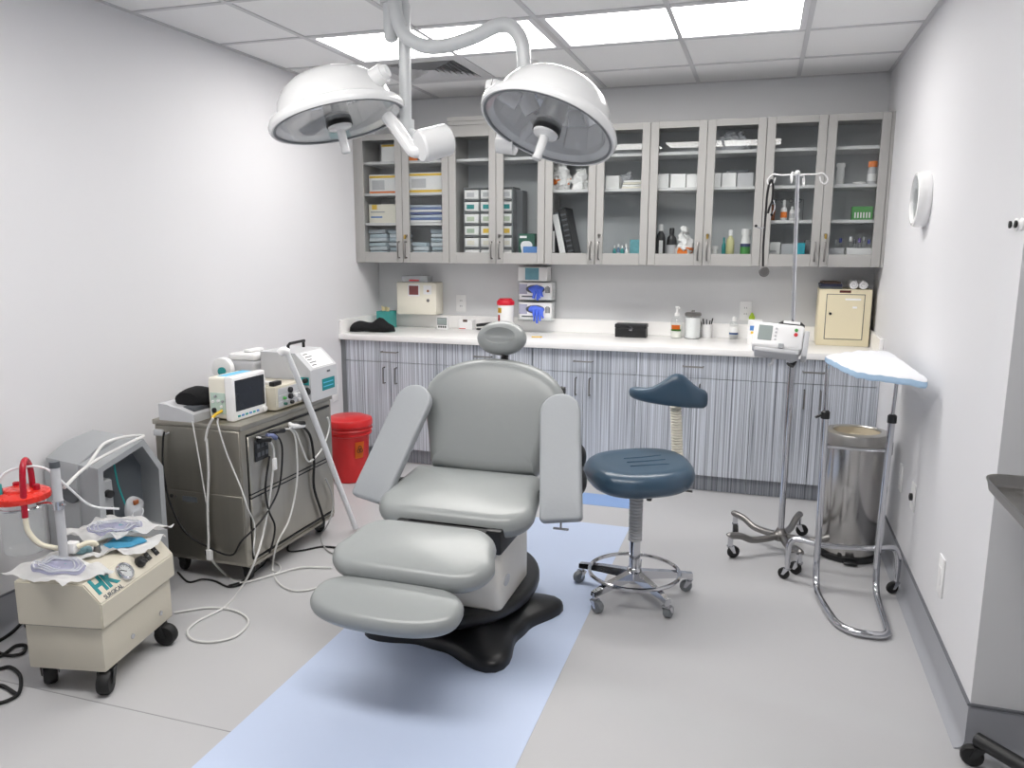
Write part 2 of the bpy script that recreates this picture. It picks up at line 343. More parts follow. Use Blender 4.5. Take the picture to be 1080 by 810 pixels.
def cove(name, axis, a0, a1, at, sgn):
    """coved vinyl base: 150 mm high with a concave foot and a dark capping bead"""
    prof = [(0, .15), (.006, .15), (.006, .035)] + [(.03 - .024 * math.cos(t * PI / 10), .033 - .029 * math.sin(t * PI / 10)) for t in range(0, 6)] + [(.034, 0), (0, 0)]
    def ring(s): return [Vector((at + sgn * d, s, z)) if axis == 'y' else Vector((s, at + sgn * d, z)) for d, z in prof]
    g = G(); g.ring_skin([ring(a0), ring(a1)]); b = struct(name, g, M_cove)
    g = G(); lo, hi = sorted((at, at + sgn * .009))
    if axis == 'y': g.box(lo, hi, a0, a1, .15, .157)
    else: g.box(a0, a1, lo, hi, .15, .157)
    part('capping_bead', g, M_covecap, b); return b
cove('baseboard_right', 'y', YC0 - .0069, 4.83, XR, -1)
cove('baseboard_left', 'y', YF, 4.86, XL, 1)
cove('baseboard_return', 'x', XR, XFAR, YC0 - .0008, -1)
# ---- ceiling: slab, T-bar grid, one mesh per tile
ceil_o = struct('ceiling', G().box(XL - .1, XFAR + .1, YF - .1, YB + .1, ZC + .045, ZC + .14), M_tile)
xs = [GX + k * TS for k in range(-3, 6)]; ys = [GY + k * TS for k in range(-10, 3)]
xs = [x for x in xs if XL + .05 < x < XFAR - .02]; ys = [y for y in ys if YF + .05 < y < YB - .05]
for x in xs: part('grid_bar', G().box(x - .012, x + .012, YF, YB, ZC, ZC + .03), M_grid, ceil_o)
for y in ys: part('grid_bar', G().box(XL, XFAR, y - .012, y + .012, ZC + .0006, ZC + .03), M_grid, ceil_o)
for nm, a in (('left', (XL, XL + .02, YF, YB)), ('back', (XL, XR, YB - .02, YB)), ('right', (XR - .02, XR, YC0, YB))):
    part('edge_angle', G().box(a[0], a[1], a[2], a[3], ZC + .0003, ZC + .02), M_grid, ceil_o)
bx = [XL] + xs + [XFAR]; by = [YF] + ys + [YB]
LIGHTS = [(-2, 3.6968), (0, 3.6968), (-2, 1.2568), (0, 1.2568)]           # grid column (in tiles from GX), front y
lit = set()
for c, y in LIGHTS:
    for k in (0, 1): lit.add((round(GX + (c + k) * TS, 2), round(y, 2)))
vent_cell = (round(GX - 2 * TS, 2), round(GY, 2))
tile_me = None
for x0, x1 in zip(bx, bx[1:]):
    for y0, y1 in zip(by, by[1:]):
        if x0 > XR - .2 and y0 > YC0: continue
        if (round(x0, 2), round(y0, 2)) in lit or (round(x0, 2), round(y0, 2)) == vent_cell: continue
        X1 = min(x1, XR) if y0 > YC0 - .3 and x0 < XR < x1 else x1
        full = abs(X1 - x0 - TS) < 1e-3 and abs(y1 - y0 - TS) < 1e-3
        if full and tile_me:
            shared('ceiling_tile', tile_me, ceil_o, ((x0 + X1) / 2, (y0 + y1) / 2, ZC + .006)); continue
        hx, hy = (X1 - x0) / 2 - .006, (y1 - y0) / 2 - .006
        o = part('ceiling_tile', G().box(-hx, hx, -hy, hy, 0, .016), M_tile, ceil_o, loc=((x0 + X1) / 2, (y0 + y1) / 2, ZC + .006))
        if full: tile_me = o.data
# ---- troffers
wher = ['bright rectangular ceiling light on the left, nearest the vent', 'bright rectangular ceiling light in front of the right-hand wall cupboards',
        'rectangular ceiling light above the suction machine, seen only as a reflection', 'rectangular ceiling light over the camera, seen reflected in the cupboard doors']
for (c, y), lab in zip(LIGHTS, wher):
    x = GX + c * TS
    t = E('ceiling_light', lab, 'ceiling light', (x + TS, y + TS / 2, ZC), group='recessed ceiling lights')
    hx, hy = TS - .012, TS / 2 - .012
    g = G()
    for a in ((-hx, hx, -hy, -hy + .03), (-hx, hx, hy - .03, hy), (-hx, -hx + .03, -hy + .03, hy - .03), (hx - .03, hx, -hy + .03, hy - .03)): g.box(*a, .002, .03)
    part('frame', g, M_lightframe, t)
    part('diffuser', G().box(-hx + .03, hx - .03, -hy + .03, hy - .03, .008, .02), M_diff, t)
# ---- supply air diffuser
t = E('ceiling_vent', 'square grey louvred air vent in the ceiling behind the left light', 'air vent', (GX - 1.5 * TS, GY + .5 * TS, ZC))
h = TS / 2 - .012
part('face_plate', G().box(-h, h, -h, h, .022, .03), M_dgrey, t)
g = G()
for a in ((-h, h, -h, -h + .05), (-h, h, h - .05, h), (-h, -h + .05, -h + .05, h - .05), (h - .05, h, -h + .05, h - .05)): g.box(*a, 0, .02)
part('frame', g, M_grid, t)
for k in range(8):
    a = h - .055 - k * .028; b = a - .016
    for s in range(4):
        M = RZ(s * PI / 2)
        g = G(); P = [Vector((a, -a, 0)), Vector((a, a, 0)), Vector((b, b, .02)), Vector((b, -b, .02))]
        g.ring_skin([[M @ p for p in P], [M @ (p + Vector((-.0015, 0, .002))) for p in P]]); part('louvre', g, M_grid, t)
t = E('sprinkler_head', 'small chrome fire sprinkler in the ceiling right of the vent', 'sprinkler', (-1.328, 4.553, ZC))
part('escutcheon', G().lathe([(.03, .005), (.03, 0), (.012, -.008), (.008, -.03), (.008, -.03)], 16), M_white, t)
part('deflector', G().lathe([(.004, -.028), (.004, -.045), (.018, -.047), (.018, -.05), (.004, -.05)], 14), M_nickel, t)
# ================================================================ wall cupboards
YD = 5.104                                                    # door face
UX = [-2.79, -2.085, -1.40, -.716, -.022, .660]
ZB, ZT = 1.404, 2.289
SH = [[1.672, 1.88, 2.098], [2.098], [1.88, 2.098], [1.88, 2.098], [1.672, 1.88, 2.098]]
ulab = ['grey glass-door wall cupboard in the left corner, holding boxes and folded packs', 'grey glass-door wall cupboard holding the small-drawer organizer',
        'grey glass-door wall cupboard with leaning binders inside', 'grey glass-door wall cupboard holding two black bottles and white cartons', 'grey glass-door wall cupboard against the right wall, holding vials']
for i in range(5):
    x0, x1 = UX[i], UX[i + 1]; cx = (x0 + x1) / 2; hw = (x1 - x0) / 2
    t = E('wall_cupboard', ulab[i], 'cupboard', (cx, YB, ZB), group='glass-door wall cupboards')
    H = ZT - ZB; y0 = YD + .021 - YB
    g = G(); g.box(-hw + .001, -hw + .018, y0, 0, 0, H); g.box(hw - .018, hw - .001, y0, 0, 0, H); g.box(-hw + .018, hw - .018, y0, 0, 0, .018); g.box(-hw + .018, hw - .018, y0, 0, H - .018, H)
    part('carcass', g, M_cab, t)
    part('back_panel', G().box(-hw + .018, hw - .018, -.012, -.001, .018, H - .018), M_cabin, t)
    for z in SH[i]: part('shelf', G().box(-hw + .019, hw - .019, y0 + .03, -.013, z - ZB - .006, z - ZB + .012), M_shelf, t)
    if i == 0: part('filler', G().box(XL - cx + .001, -hw - .0005, YD - YB + .004, YD - YB + .02, 0, H), M_cab, t)
    if i == 4: part('filler', G().box(hw + .0005, XR - cx - .001, YD - YB + .004, YD - YB + .02, 0, H), M_cab, t)
    if i == 1:
        g = G(); d = YD - YB
        g.box(-hw, hw, d + .012, d + .2, H, H + .035); g.box(-hw, hw, d + .004, d + .2, H + .036, H + .06); g.box(-hw - .004, hw + .004, d - .004, d + .2, H + .061, H + .088)
        part('cornice', g, M_cab, t)
    for s in (-1, 1):
        a, b = (-hw + .0015, -.0015) if s < 0 else (.0015, hw - .0015)
        d0, d1 = YD - YB, YD - YB + .02; st = .05
        g = G(); g.box(a, a + st, d0, d1, .001, H - .001, .002, 1); g.box(b - st, b, d0, d1, .001, H - .001, .002, 1)
        g.box(a + st, b - st, d0 + .001, d1, .001, .075); g.box(a + st, b - st, d0 + .001, d1, H - .04, H - .001)
        dr = part('door', g, M_cab, t)
        part('pane', G().box(a + st - .004, b - st + .004, d0 + .011, d0 + .014, .073, H - .038), M_glass, dr)
        hx = b - .026 if s < 0 else a + .026
        g = G(); g.tube([(hx, d0, .036), (hx, d0 - .028, .036), (hx, d0 - .03, .04), (hx, d0 - .03, .142), (hx, d0 - .028, .146), (hx, d0, .146)], .0055, 8)
        part('handle', g, M_nickel, dr)
        if s > 0:
            g = G(); g.cyl((hx, d0, .19), (hx, d0 - .012, .19), .011, n=14); g.cyl((hx, d0 - .012, .19), (hx, d0 - .014, .19), .008, n=12); part('lock', g, M_nickel, dr)
            if i in (0, 3, 4): part('key', G().box(hx - .006, hx + .006, d0 - .034, d0 - .014, .166, .196, .002, 1), mat('brass', (190, 160, 90), .3, 1.), dr)
            else: part('key', G().box(hx - .0015, hx + .0015, d0 - .03, d0 - .014, .17, .196), M_nickel, dr)
# ================================================================ base cupboards and counter
YF0 = 4.845
BX = [-2.775, -2.082, -1.402, -.722, -.026, .664]
blab = ['striped base cupboard in the left corner, partly behind the chair arm', 'striped base cupboard hidden mostly behind the grey chair back', 'striped base cupboard between the grey chair and the stool',
        'striped base cupboard right behind the blue stool backrest', 'striped base cupboard at the right wall, behind the pole and bin']
for i in range(5):
    x0, x1 = BX[i], BX[i + 1]; cx = (x0 + x1) / 2; hw = (x1 - x0) / 2
    t = E('base_cupboard', blab[i], 'cupboard', (cx, YB, 0), group='striped base cupboards')
    f = YF0 - YB
    part('carcass', G().box(-hw + .001, hw - .001, f + .02, -.002, .11, .874), M_strip, t)
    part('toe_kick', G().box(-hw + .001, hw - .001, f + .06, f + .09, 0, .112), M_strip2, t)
    d = part('drawer', G().box(-hw + .0015, hw - .0015, f, f + .019, .7275, .872, .001, 1), M_strip, t)
    g = G(); g.tube([(-.06, f, .80), (-.06, f - .03, .80), (.06, f - .03, .80), (.06, f, .80)], .005, 8); part('handle', g, M_nickel, d)
    for s in (-1, 1):
        a, b = (-hw + .0015, -.0015) if s < 0 else (.0015, hw - .0015)
        d = part('door', G().box(a, b, f, f + .019, .112, .7245, .001, 1), M_strip, t)
        hx = s * .045; g = G(); g.tube([(hx, f, .58), (hx, f - .03, .58), (hx, f - .03, .69), (hx, f, .69)], .005, 8); part('handle', g, M_nickel, d)
    if i == 0: part('filler', G().box(XL - cx + .001, -hw, f + .004, f + .02, .112, .872), M_mgrey, t)
    if i == 4: part('filler', G().box(hw, XR - cx - .001, f + .004, f + .02, .112, .872), M_strip, t)
t = E('countertop', 'long white quartz counter with upstand along the back wall', 'countertop', ((XL + XR) / 2, YB, .875))
hw = (XR - XL) / 2 - .001
part('slab', G().box(-hw, hw, 4.82 - YB, -.001, 0, .04, .003, 2), M_top, t)
part('upstand', G().box(-hw, hw, -.021, -.001, .04, .135, .002, 1), M_top, t)
part('upstand', G().box(-hw, -hw + .02, 4.83 - YB, -.022, .04, .135, .002, 1), M_top, t)
part('upstand', G().box(hw - .02, hw, 4.83 - YB, -.022, .04, .135, .002, 1), M_top, t)
# ================================================================ procedure chair
CX, CY = -1.105, 2.80
ch = E('procedure_chair', 'grey vinyl reclining procedure chair on a black four-lobed base', 'procedure chair', (CX, CY, 0))
def lobed(R, r_in, lobes, ph, n=72, k=2.6):
    out = []
    for i in range(n):
        a = 2 * PI * i / n; c = (math.cos(lobes * (a - ph)) + 1) / 2
        rr = r_in + (R - r_in) * c ** k; out.append((rr * math.cos(a), rr * math.sin(a)))
    return out
ph = math.radians(34.6)
g = G(); o = lobed(.42, .265, 4, ph, k=2.1)
rings = []
for s, z in ((1, 0), (1.0, .025), (.975, .038), (.9, .048), (.72, .062), (.55, .085), (.5, .10)): rings.append([Vector((x * s + .02, y * s + .005, z)) for x, y in o])
g.ring_skin(rings); part('base', g, M_blackgl, ch)
g = G(); g.cushion([(.27 * math.cos(2 * PI * i / 40), .14 + .40 * math.sin(2 * PI * i / 40)) for i in range(40)], .055, .02, M=T(0, 0, .085), rings=2)
part('swivel_plate', g, M_blackgl, ch)
ped = G(); ped.cushion(rrect(.43, .43, .38, .03, 5), .25, .012, M=T(0, .045, .135), rings=2)
pd = part('pedestal', ped, mat('pedestal_enamel', (222, 219, 212), .4), ch)
part('badge', G().cushion([(.035 * math.cos(2 * PI * i / 20), .022 * math.sin(2 * PI * i / 20)) for i in range(20)], .004, .0018, M=RIGHT((.2145, -.07, .24)), rings=1), M_lgrey, pd)
g = G(); g.box(-.215, .222, -.16, .24, .372, .47, .01, 2); g.box(-.17, .17, -.32, .22, .40, .47, .008, 2); part('seat_carriage', g, M_black, ch)
def superell(a, b, e, n=56):
    out = []
    for i in range(n):
        t = 2 * PI * i / n; c, s = math.cos(t), math.sin(t); out.append((a * math.copysign(abs(c) ** (2 / e), c), b * math.copysign(abs(s) ** (2 / e), s)))
    return out
# seat: tilted slab
def slope(p_back, p_front, x=0.):
    """frame with local -y running from p_back towards p_front (y,z pairs), z normal"""
    b, f = Vector((x, p_back[0], p_back[1])), Vector((x, p_front[0], p_front[1]))
    yv = (b - f).normalized(); return frame((1, 0, 0), yv, Vector((1, 0, 0)).cross(yv), (b + f) / 2), (b - f).length
Y = lambda y: y - CY
Ms, ln = slope((Y(3.06), .595), (Y(2.655), .512))
g = G(); g.cushion(rrect(.66, .60, ln, (.13, .05), 9), .10, .049, .012, Ms @ T(-.02, 0, -.107)); part('seat', g, M_vinyl, ch)
Ml, ln = slope((Y(2.50), .548), (Y(2.20), .472))
g = G(); g.cushion(rrect(.60, .55, ln, (.12, .12), 9), .077, .038, .008, Ml @ T(.006, 0, -.085)); part('leg_rest', g, M_vinyl, ch)
Mf, ln = slope((Y(2.225), .432), (Y(2.055), .378))
g = G(); g.cushion(superell(.268, .115, 2.5), .066, .032, .006, Mf @ T(-.014, .0, -.074)); part('foot_rest', g, M_vinyl, ch)
g = G()
for s in (-.1, .1): g.tube([(s, Y(2.7), .41), (s, Y(2.5), .43), (s, Y(2.3), .40), (s, Y(2.14), .325)], .018, 8, sub=4)
part('leg_linkage', g, M_black, ch)
# backrest: shield outline in the reclined plane
def shield():
    prof = [(0.0, .205), (.03, .222), (.10, .235), (.18, .256), (.26, .278), (.32, .284), (.37, .272), (.41, .245), (.445, .205), (.47, .155), (.487, .10), (.495, .05)]
    rgt = [(w, y) for y, w in prof]; rgt = [(w * 1.14, y * 1.02) for w, y in rgt]; return rgt + [(0, .507)] + [(-w, y) for w, y in reversed(rgt)] + [(-.1, -.006), (0, -.008), (.1, -.006)]
pb, pt = Vector((0, Y(3.045), .575)), Vector((0, Y(3.25), 1.045))
yv = (pt - pb).normalized(); Mb = frame((1, 0, 0), yv, Vector((1, 0, 0)).cross(yv), pb)
bk = part('backrest', G().cushion(shield(), .11, .05, .004, Mb @ T(0, 0, -.09), rings=7), M_vinyl, ch)
part('back_plate', G().cushion([(x * .82, .03 + y * .88) for x, y in shield()], .03, .012, 0, Mb @ T(0, 0, -.118)), M_black, bk)
# headrest: oval pad with a shallow hollow
hp = Vector((0.0, Y(3.33), 1.112)); Mh = frame((1, 0, 0), yv, Vector((1, 0, 0)).cross(yv), hp)
hd = part('headrest', G().cushion([(.116 * math.cos(2 * PI * i / 36), .080 * math.sin(2 * PI * i / 36)) for i in range(36)], .085, .042, -.022, Mh @ T(0, 0, -.03), rings=5), M_vinyl, ch)
part('headrest_stem', G().tube([Mh @ Vector((0, 0, -.035)), Mh @ Vector((0, -.05, -.06)), Mh @ Vector((0, -.2, -.075))], .018, 8, sub=4), M_black, hd)
for s in (-1, 1):
    g = G(); g.lathe([(.008, -.018), (.018, -.016), (.021, 0), (.018, .016), (.008, .018)], 16, T(s * .297, Y(3.25), .905) @ RY(PI / 2)); g.tube([(s * .2, Y(3.28), .89), (s * .295, Y(3.25), .903)], .011, 8)
    part('pivot_knob', g, M_black, ch)
    top = Vector((s * (.325 if s > 0 else .312), Y(3.12), .91)); bot = Vector((s * .415, Y(2.80), .475))
    yv2 = (top - bot).normalized(); zv = Vector((1, 0, 0)).cross(yv2).normalized(); xv = yv2.cross(zv)
    Ma = frame(xv, yv2, zv, (top + bot) / 2); ln = (top - bot).length
    o = rrect(.168, .168, ln, (.018, .083), 8)
    a = part('arm_board', G().cushion(o, .045, .012, 0, Ma @ T(0, 0, -.02), rings=2), M_vinyl2, ch)
    part('arm_plate', G().cushion([(x * .8, y * .9) for x, y in o], .012, .005, 0, Ma @ T(0, 0, -.033), rings=1), M_dgrey, a)
    g = G(); g.tube([Ma @ Vector((s * .03, .12, -.04)), Ma @ Vector((s * .045, .05, -.085)), Ma @ Vector((s * .05, -.06, -.10)), Ma @ Vector((s * .0, -.16, -.05)), (s * .21, Y(3.0), .52)], .02, 8, sub=5)
    part('arm_bracket', g, M_black, ch)
    g = G(); g.ball(Ma @ Vector((s * .045, .02, -.062)), .05, .05, .062, 16, 10); g.ball(Ma @ Vector((s * .05, -.09, -.06)), .045, .05, .062, 16, 10); part('pivot_cover', g, M_black, ch)
g = G(); M = Matrix(); g.cyl((.415, Y(2.795), .475), (.415, Y(2.795), .449), .004, n=6); g.box(.385, .445, Y(2.79), Y(2.80), .446, .452); part('arm_stop', g, M_nickel, ch)
# ================================================================ assistant stool
SX, SY = -.47, 3.27
st = E('rolling_stool', 'navy vinyl assistant stool with curved body rest and chrome foot ring', 'stool', (SX, SY, 0))
g = G(); g.lathe([(.034, .06), (.036, .10), (.03, .125), (.024, .13), (.024, .26)], 20); part('column', g, M_chrome, st)
for k in range(5):
    a = math.radians(167 + 72 * k); d = Vector((math.cos(a), math.sin(a), 0)); s = Vector((-d.y, d.x, 0))
    def sec(r, w, zt, zb): c = d * r; return [c + s * w + Vector((0, 0, zb)), c - s * w + Vector((0, 0, zb)), c - s * w * .8 + Vector((0, 0, zt)), c + s * w * .8 + Vector((0, 0, zt))]
    g = G(); g.ring_skin([sec(.025, .02, .115, .075), sec(.15, .018, .105, .075), sec(.265, .015, .09, .07)]); lg = part('star_leg', g, M_chrome, st)
    caster(st, d.x * .255, d.y * .255, .085, .027, .03, a + 1.1 + .5 * k, M_mgrey, M_chrome)
g = G(); g.tube([(.198 * math.cos(2 * PI * i / 48), .198 * math.sin(2 * PI * i / 48), .108) for i in range(48)], .009, 8, closed=True); part('foot_ring', g, M_chrome, st)
def bellows(p0, p1, r, n, nn=18):
    p0, p1 = Vector(p0), Vector(p1); q = (p1 - p0).to_track_quat('Z', 'Y'); L = (p1 - p0).length
    prof = []
    for k in range(n): prof += [(r * .76, L * k / n), (r, L * (k + .4) / n), (r, L * (k + .6) / n)]
    prof.append((r * .76, L)); g = G(); g.lathe(prof, nn, Matrix.Translation(p0) @ q.to_matrix().to_4x4()); return g
part('column_bellows', bellows((0, 0, .25), (0, 0, .50), .031, 17), M_lgrey, st)
def seat_o(n=56):
    out = []
    for i in range(n):
        a = 2 * PI * i / n; r = 1 / ((abs(math.cos(a)) ** 2.5 + abs(math.sin(a)) ** 2.5) ** (1 / 2.5))
        out.append((.232 * r * math.cos(a) * (1 + .05 * math.sin(a)), .208 * r * math.sin(a)))
    return out
sm = G(); sm.cushion(seat_o(), .105, .05, -.006, T(.012, 0, .512) @ RX(.07) @ RZ(.45), rings=6); sto = part('seat', sm, M_navy, st)
g = G()
for k in range(3):
    u = -.05 + k * .05; g.tube([T(.012, 0, .616) @ RX(.07) @ RZ(.45) @ Vector((-.06, u, -.0035)), T(.012, 0, .616) @ RX(.07) @ RZ(.45) @ Vector((.02, u, -.0045)), T(.012, 0, .616) @ RX(.07) @ RZ(.45) @ Vector((.11, u * 1.15, -.003))], .004, 6, sub=4)
part('seat_piping', g, M_navy, sto)
part('seat_plate', G().box(-.11, .11, -.09, .09, .495, .517, .006, 1, M=RZ(.45)), M_black, st)
g = G(); g.tube([(.06, 0, .5), (.14, .02, .497), (.235, .03, .49)], .005, 6); part('height_lever', g, M_nickel, st)
part('lever_knob', G().box(.05, .072, -.055, -.033, .455, .497, .003, 1), M_black, st)
g = G(); g.tube([(.05, .12, .505), (.125, .25, .505), (.142, .28, .52), (.142, .285, .62)], .011, 8, sub=3); part('rest_stem', g, M_chrome, st)
g = bellows((.142, .287, .57), (.126, .27, .815), .027, 19); part('rest_bellows', g, M_cream, st)
# body rest: swept crescent, tall lobe right of centre
def rest():
    g = G(); n = 26; rings = []
    for i in range(n + 1):
        t = i / n; ang = math.radians(200 + 145 * t)           # arc centred in front of the seat
        cx, cy = .083 + .172 * math.cos(ang), .33 + .105 * math.sin(ang)
        tx, ty = -.172 * math.sin(ang), .105 * math.cos(ang); l = math.hypot(tx, ty); nx, ny = -ty / l, tx / l
        hump = math.exp(-((t - .60) / .19) ** 2); top = .89 + .078 * hump - .0 * t; bot = .842 - .04 * t ** .8
        if t < .12: e = math.sqrt(1 - (1 - t / .12) ** 2)
        elif t > .93: e = math.sqrt(max(0, 1 - ((t - .93) / .07) ** 2))
        else: e = 1
        e = max(e, .12); zc, hz, hd_ = (top + bot) / 2, (top - bot) / 2 * e, .03 * e
        rings.append([Vector((cx + nx * hd_ * math.copysign(abs(math.cos(b)) ** .7, math.cos(b)), cy + ny * hd_ * math.copysign(abs(math.cos(b)) ** .7, math.cos(b)), zc + hz * math.copysign(abs(math.sin(b)) ** .75, math.sin(b)))) for b in [2 * PI * k / 16 for k in range(16)]])
    g.ring_skin(rings); return g
part('body_rest', rest(), M_navy, st)
# ================================================================ ceiling surgical light
SLX, SLY = -1.43, 2.93
sl = E('surgical_light', 'white ceiling-mounted surgical light with two domed heads on curved arms', 'surgical light', (SLX, SLY, ZC))
D = Vector((SLX, SLY, ZC))
def W(*p): return Vector(p) - D
part('ceiling_plate', G().lathe([(.13, 0), (.13, -.02), (.05, -.035), (.05, -.04)], 28), M_lampw, sl)
part('spindle', G().lathe([(.03, -.02), (.028, -.235), (.024, -.25), (.012, -.258), (.001, -.259)], 20), M_armg, sl)
g = G(); g.lathe([(.045, -.03), (.045, -.08)], 20); g.tube([W(SLX, SLY, 2.50), W(-1.40, 2.90, 2.475), W(-1.392, 2.90, 2.40), W(-1.36, 2.90, 2.325), W(-1.285, 2.90, 2.280), W(-1.19, 2.90, 2.272), W(-1.075, 2.90, 2.296), W(-.985, 2.90, 2.327), W(-.93, 2.90, 2.320), W(-.893, 2.90, 2.275), W(-.88, 2.90, 2.21), W(-.878, 2.90, 2.07)], .0265, 14, sub=6)
part('curved_arm', g, M_armg, sl)
g = G(); g.lathe([(.04, -.085), (.04, -.12)], 20); g.tube([W(SLX, SLY, 2.465), W(-1.40, 2.94, 2.463), W(-1.382, 2.95, 2.44), W(-1.382, 2.95, 2.38), W(-1.385, 2.95, 1.99)], .0245, 14, sub=4)
part('straight_arm', g, M_armg, sl)
NR = (-.22, -.375, -.90)
def head(c, n, xdir, R=.278):
    """head frame: +Z = out of the face (n), origin at the rim centre"""
    n = Vector(n).normalized(); x = (Vector(xdir) - n * Vector(xdir).dot(n)).normalized(); y = n.cross(x); M = frame(x, y, n, c)
    h = part('lamp_head', G().lathe([(R * .95, .010), (R * .98, .012), (R, .004), (R * 1.005, -.010), (R * .975, -.026), (R * .90, -.032), (R * .855, -.040), (R * .835, -.062), (R * .80, -.095), (R * .72, -.130), (R * .58, -.160), (R * .40, -.180), (R * .2, -.189), (R * .05, -.191), (R * .05, -.184), (R * .38, -.172), (R * .56, -.152), (R * .70, -.122), (R * .78, -.088), (R * .81, -.055), (R * .83, -.012), (R * .92, .004), (R * .95, .010)], 48, M, caps=False), M_lampw, sl)
    nf = 12
    for ring, (r0, z0, r1, z1) in enumerate(((.80, -.03, .70, -.10), (.68, -.105, .45, -.142), (.43, -.144, .12, -.156))):
        g = G()
        for k in range(nf):
            a0, a1 = 2 * PI * (k + .04) / nf, 2 * PI * (k + .96) / nf
            P = [Vector((R * r * math.cos(a), R * r * math.sin(a), z)) for r, z, a in ((r0, z0, a0), (r0, z0, a1), (r1, z1, a1), (r1, z1, a0))]
            g.ring_skin([[M @ p for p in P], [M @ (p + Vector((0, 0, -.003))) for p in P]])
        part('reflector_facets', g, M_chrome if ring == 1 else M_refl, h)
    part('cover_glass', G().lathe([(R * .925, .004), (R * .925, .007), (.001, .007)], 40, M), M_lens, h)
    g = G(); g.lathe([(R * .952, .0105), (R * .945, .0125), (R * .915, .0105), (R * .915, .006), (R * .952, .0105)], 48, M, caps=False); part('seal_ring', g, M_mgrey, h)
    part('bulb_cage', G().lathe([(.045, -.14), (.05, -.06), (.05, -.02), (.03, -.02)], 20, M), M_steel, h)
    part('black_collar', G().lathe([(.05, -.012), (.052, .008), (.052, .022), (.03, .024)], 24, M), M_black, h)
    part('sterile_handle', G().lathe([(.026, .02), (.048, .024), (.045, .032), (.018, .04), (.016, .11), (.019, .125), (.015, .13), (.001, .13)], 20, M), M_lampw, h)
    return M, h
MLh, hL = head(W(-1.629, 2.85, 2.014), (.25, -.019, -.968), (1, 0, 0), .27)
g = G(); g.tube([MLh @ Vector((.18, 0.03, -.085)), MLh @ Vector((.25, .03, -.10))], .038, 14); g.cyl(MLh @ Vector((.24, .03, -.10)), MLh @ Vector((.268, .03, -.104)), .036, .024, 16); part('side_lug', g, M_lampw, hL)
g = G(); g.tube([W(-1.42, 2.86, 2.02), W(-1.385, 2.85, 1.985), W(-1.325, 2.85, 1.905), W(-1.30, 2.85, 1.885), W(-1.262, 2.85, 1.893), W(-1.235, 2.85, 1.905)], .026, 12, sub=4); part('yoke', g, M_lampw, sl)
g = G(); a, b = W(-1.262, 2.82, 1.90), W(-1.19, 2.90, 1.93); g.cyl(a, b, .061, n=28); g.cyl(a - (b - a) * .07, a, .054, .061, n=28); g.cyl(b, b + (b - a) * .07, .061, .053, n=28); part('yoke_joint', g, M_lampw, sl)
g = G(); g.cyl(W(-1.385, 2.95, 2.02), W(-1.385, 2.95, 1.965), .034, n=18); g.cyl(W(-1.385, 2.95, 1.98), W(-1.26, 2.90, 1.915), .02, n=12); part('swivel', g, M_armg, sl)
MRh, hR = head(W(-.773, 2.85, 1.953), NR, (1, 0, 0), .258)
g = G(); g.tube([W(-.88, 2.84, 2.045), W(-.945, 2.82, 2.085), W(-.975, 2.81, 2.095)], .032, 14); g.cyl(W(-.975, 2.81, 2.095), W(-.995, 2.805, 2.098), .032, .022, 16); part('side_lug', g, M_lampw, hR)
g = G(); g.tube([W(-.878, 2.90, 2.10), W(-.87, 2.91, 2.06), W(-.85, 2.92, 2.02)], .034, 12, sub=4); part('head_swivel', g, M_lampw, sl)
g = G(); g.cyl(W(-1.025, 3.04, 1.935), W(-.955, 3.04, 1.925), .045, n=24); g.cyl(W(-.955, 3.04, 1.925), W(-.86, 2.98, 1.99), .02, n=12); part('yoke_joint', g, M_lampw, sl)
# ================================================================ stainless equipment cart
KX0, KX1, KY0, KY1 = -2.60, -2.14, 2.80, 3.56
kc = ((KX0 + KX1) / 2, (KY0 + KY1) / 2); hx, hy = (KX1 - KX0) / 2, (KY1 - KY0) / 2
t = E('equipment_cart', 'stainless steel equipment cart on casters beside the left wall', 'cart', (kc[0], kc[1], 0))
part('cabinet_body', G().box(-hx, hx, -hy, hy, .095, .725, .006, 2), M_cart, t)
part('cart_top', G().box(-hx - .006, hx + .006, -hy - .006, hy + .006, .726, .75, .004, 2), M_cart, t)
part('plinth_rail', G().box(-hx + .02, hx + .004, -hy + .02, hy - .02, .085, .10), M_cart, t)
part('front_panel', G().box(-hx + .006, hx - .006, -hy - .004, -hy, .431, .722, .002, 1), M_cart, t)
lp = part('front_panel', G().box(-hx + .006, hx - .006, -hy - .003, -hy, .11, .424, .002, 1), M_cart, t)
part('rating_plate', G().box(-.10, -.02, -hy - .0045, -hy - .003, .375, .40), M_dgrey, lp)
part('rivet', G().lathe([(.009, 0), (.009, .003), (.004, .005)], 12, FRONT((-.16, -hy - .003, .395))), M_black, lp)
part('rivet', G().lathe([(.005, 0), (.005, .003), (.002, .004)], 12, FRONT((-.135, -hy - .003, .395))), M_nickel, lp)
part('shadow_gap', G().box(hx, hx + .0015, -hy + .035, hy - .03, .12, .70), M_black, t)
up = part('drawer_panel', G().box(hx, hx + .009, -hy + .04, hy - .035, .425, .692, .003, 1), M_cart, t)
part('drawer_panel', G().box(hx, hx + .009, -hy + .04, hy - .035, .127, .405, .003, 1), M_cart, t)
for z0, z1 in ((.694, .7025), (.4215, .4265), (.4035, .4085), (.117, .123)): part('dark_gap_bar', G().box(hx, hx + .0105, -hy + .04, hy - .035, z0, z1), M_black, t)  # raised black bars imitate the dark gaps around the drawer panels
part('lip_strip', G().box(hx, hx + .010, -hy + .04, hy - .035, .409, .421, .002, 1), M_cart, t)
sp = part('socket_plate', G().box(hx + .009, hx + .014, -.30, -.20, .565, .665, .002, 1), M_black, up)
g = G()
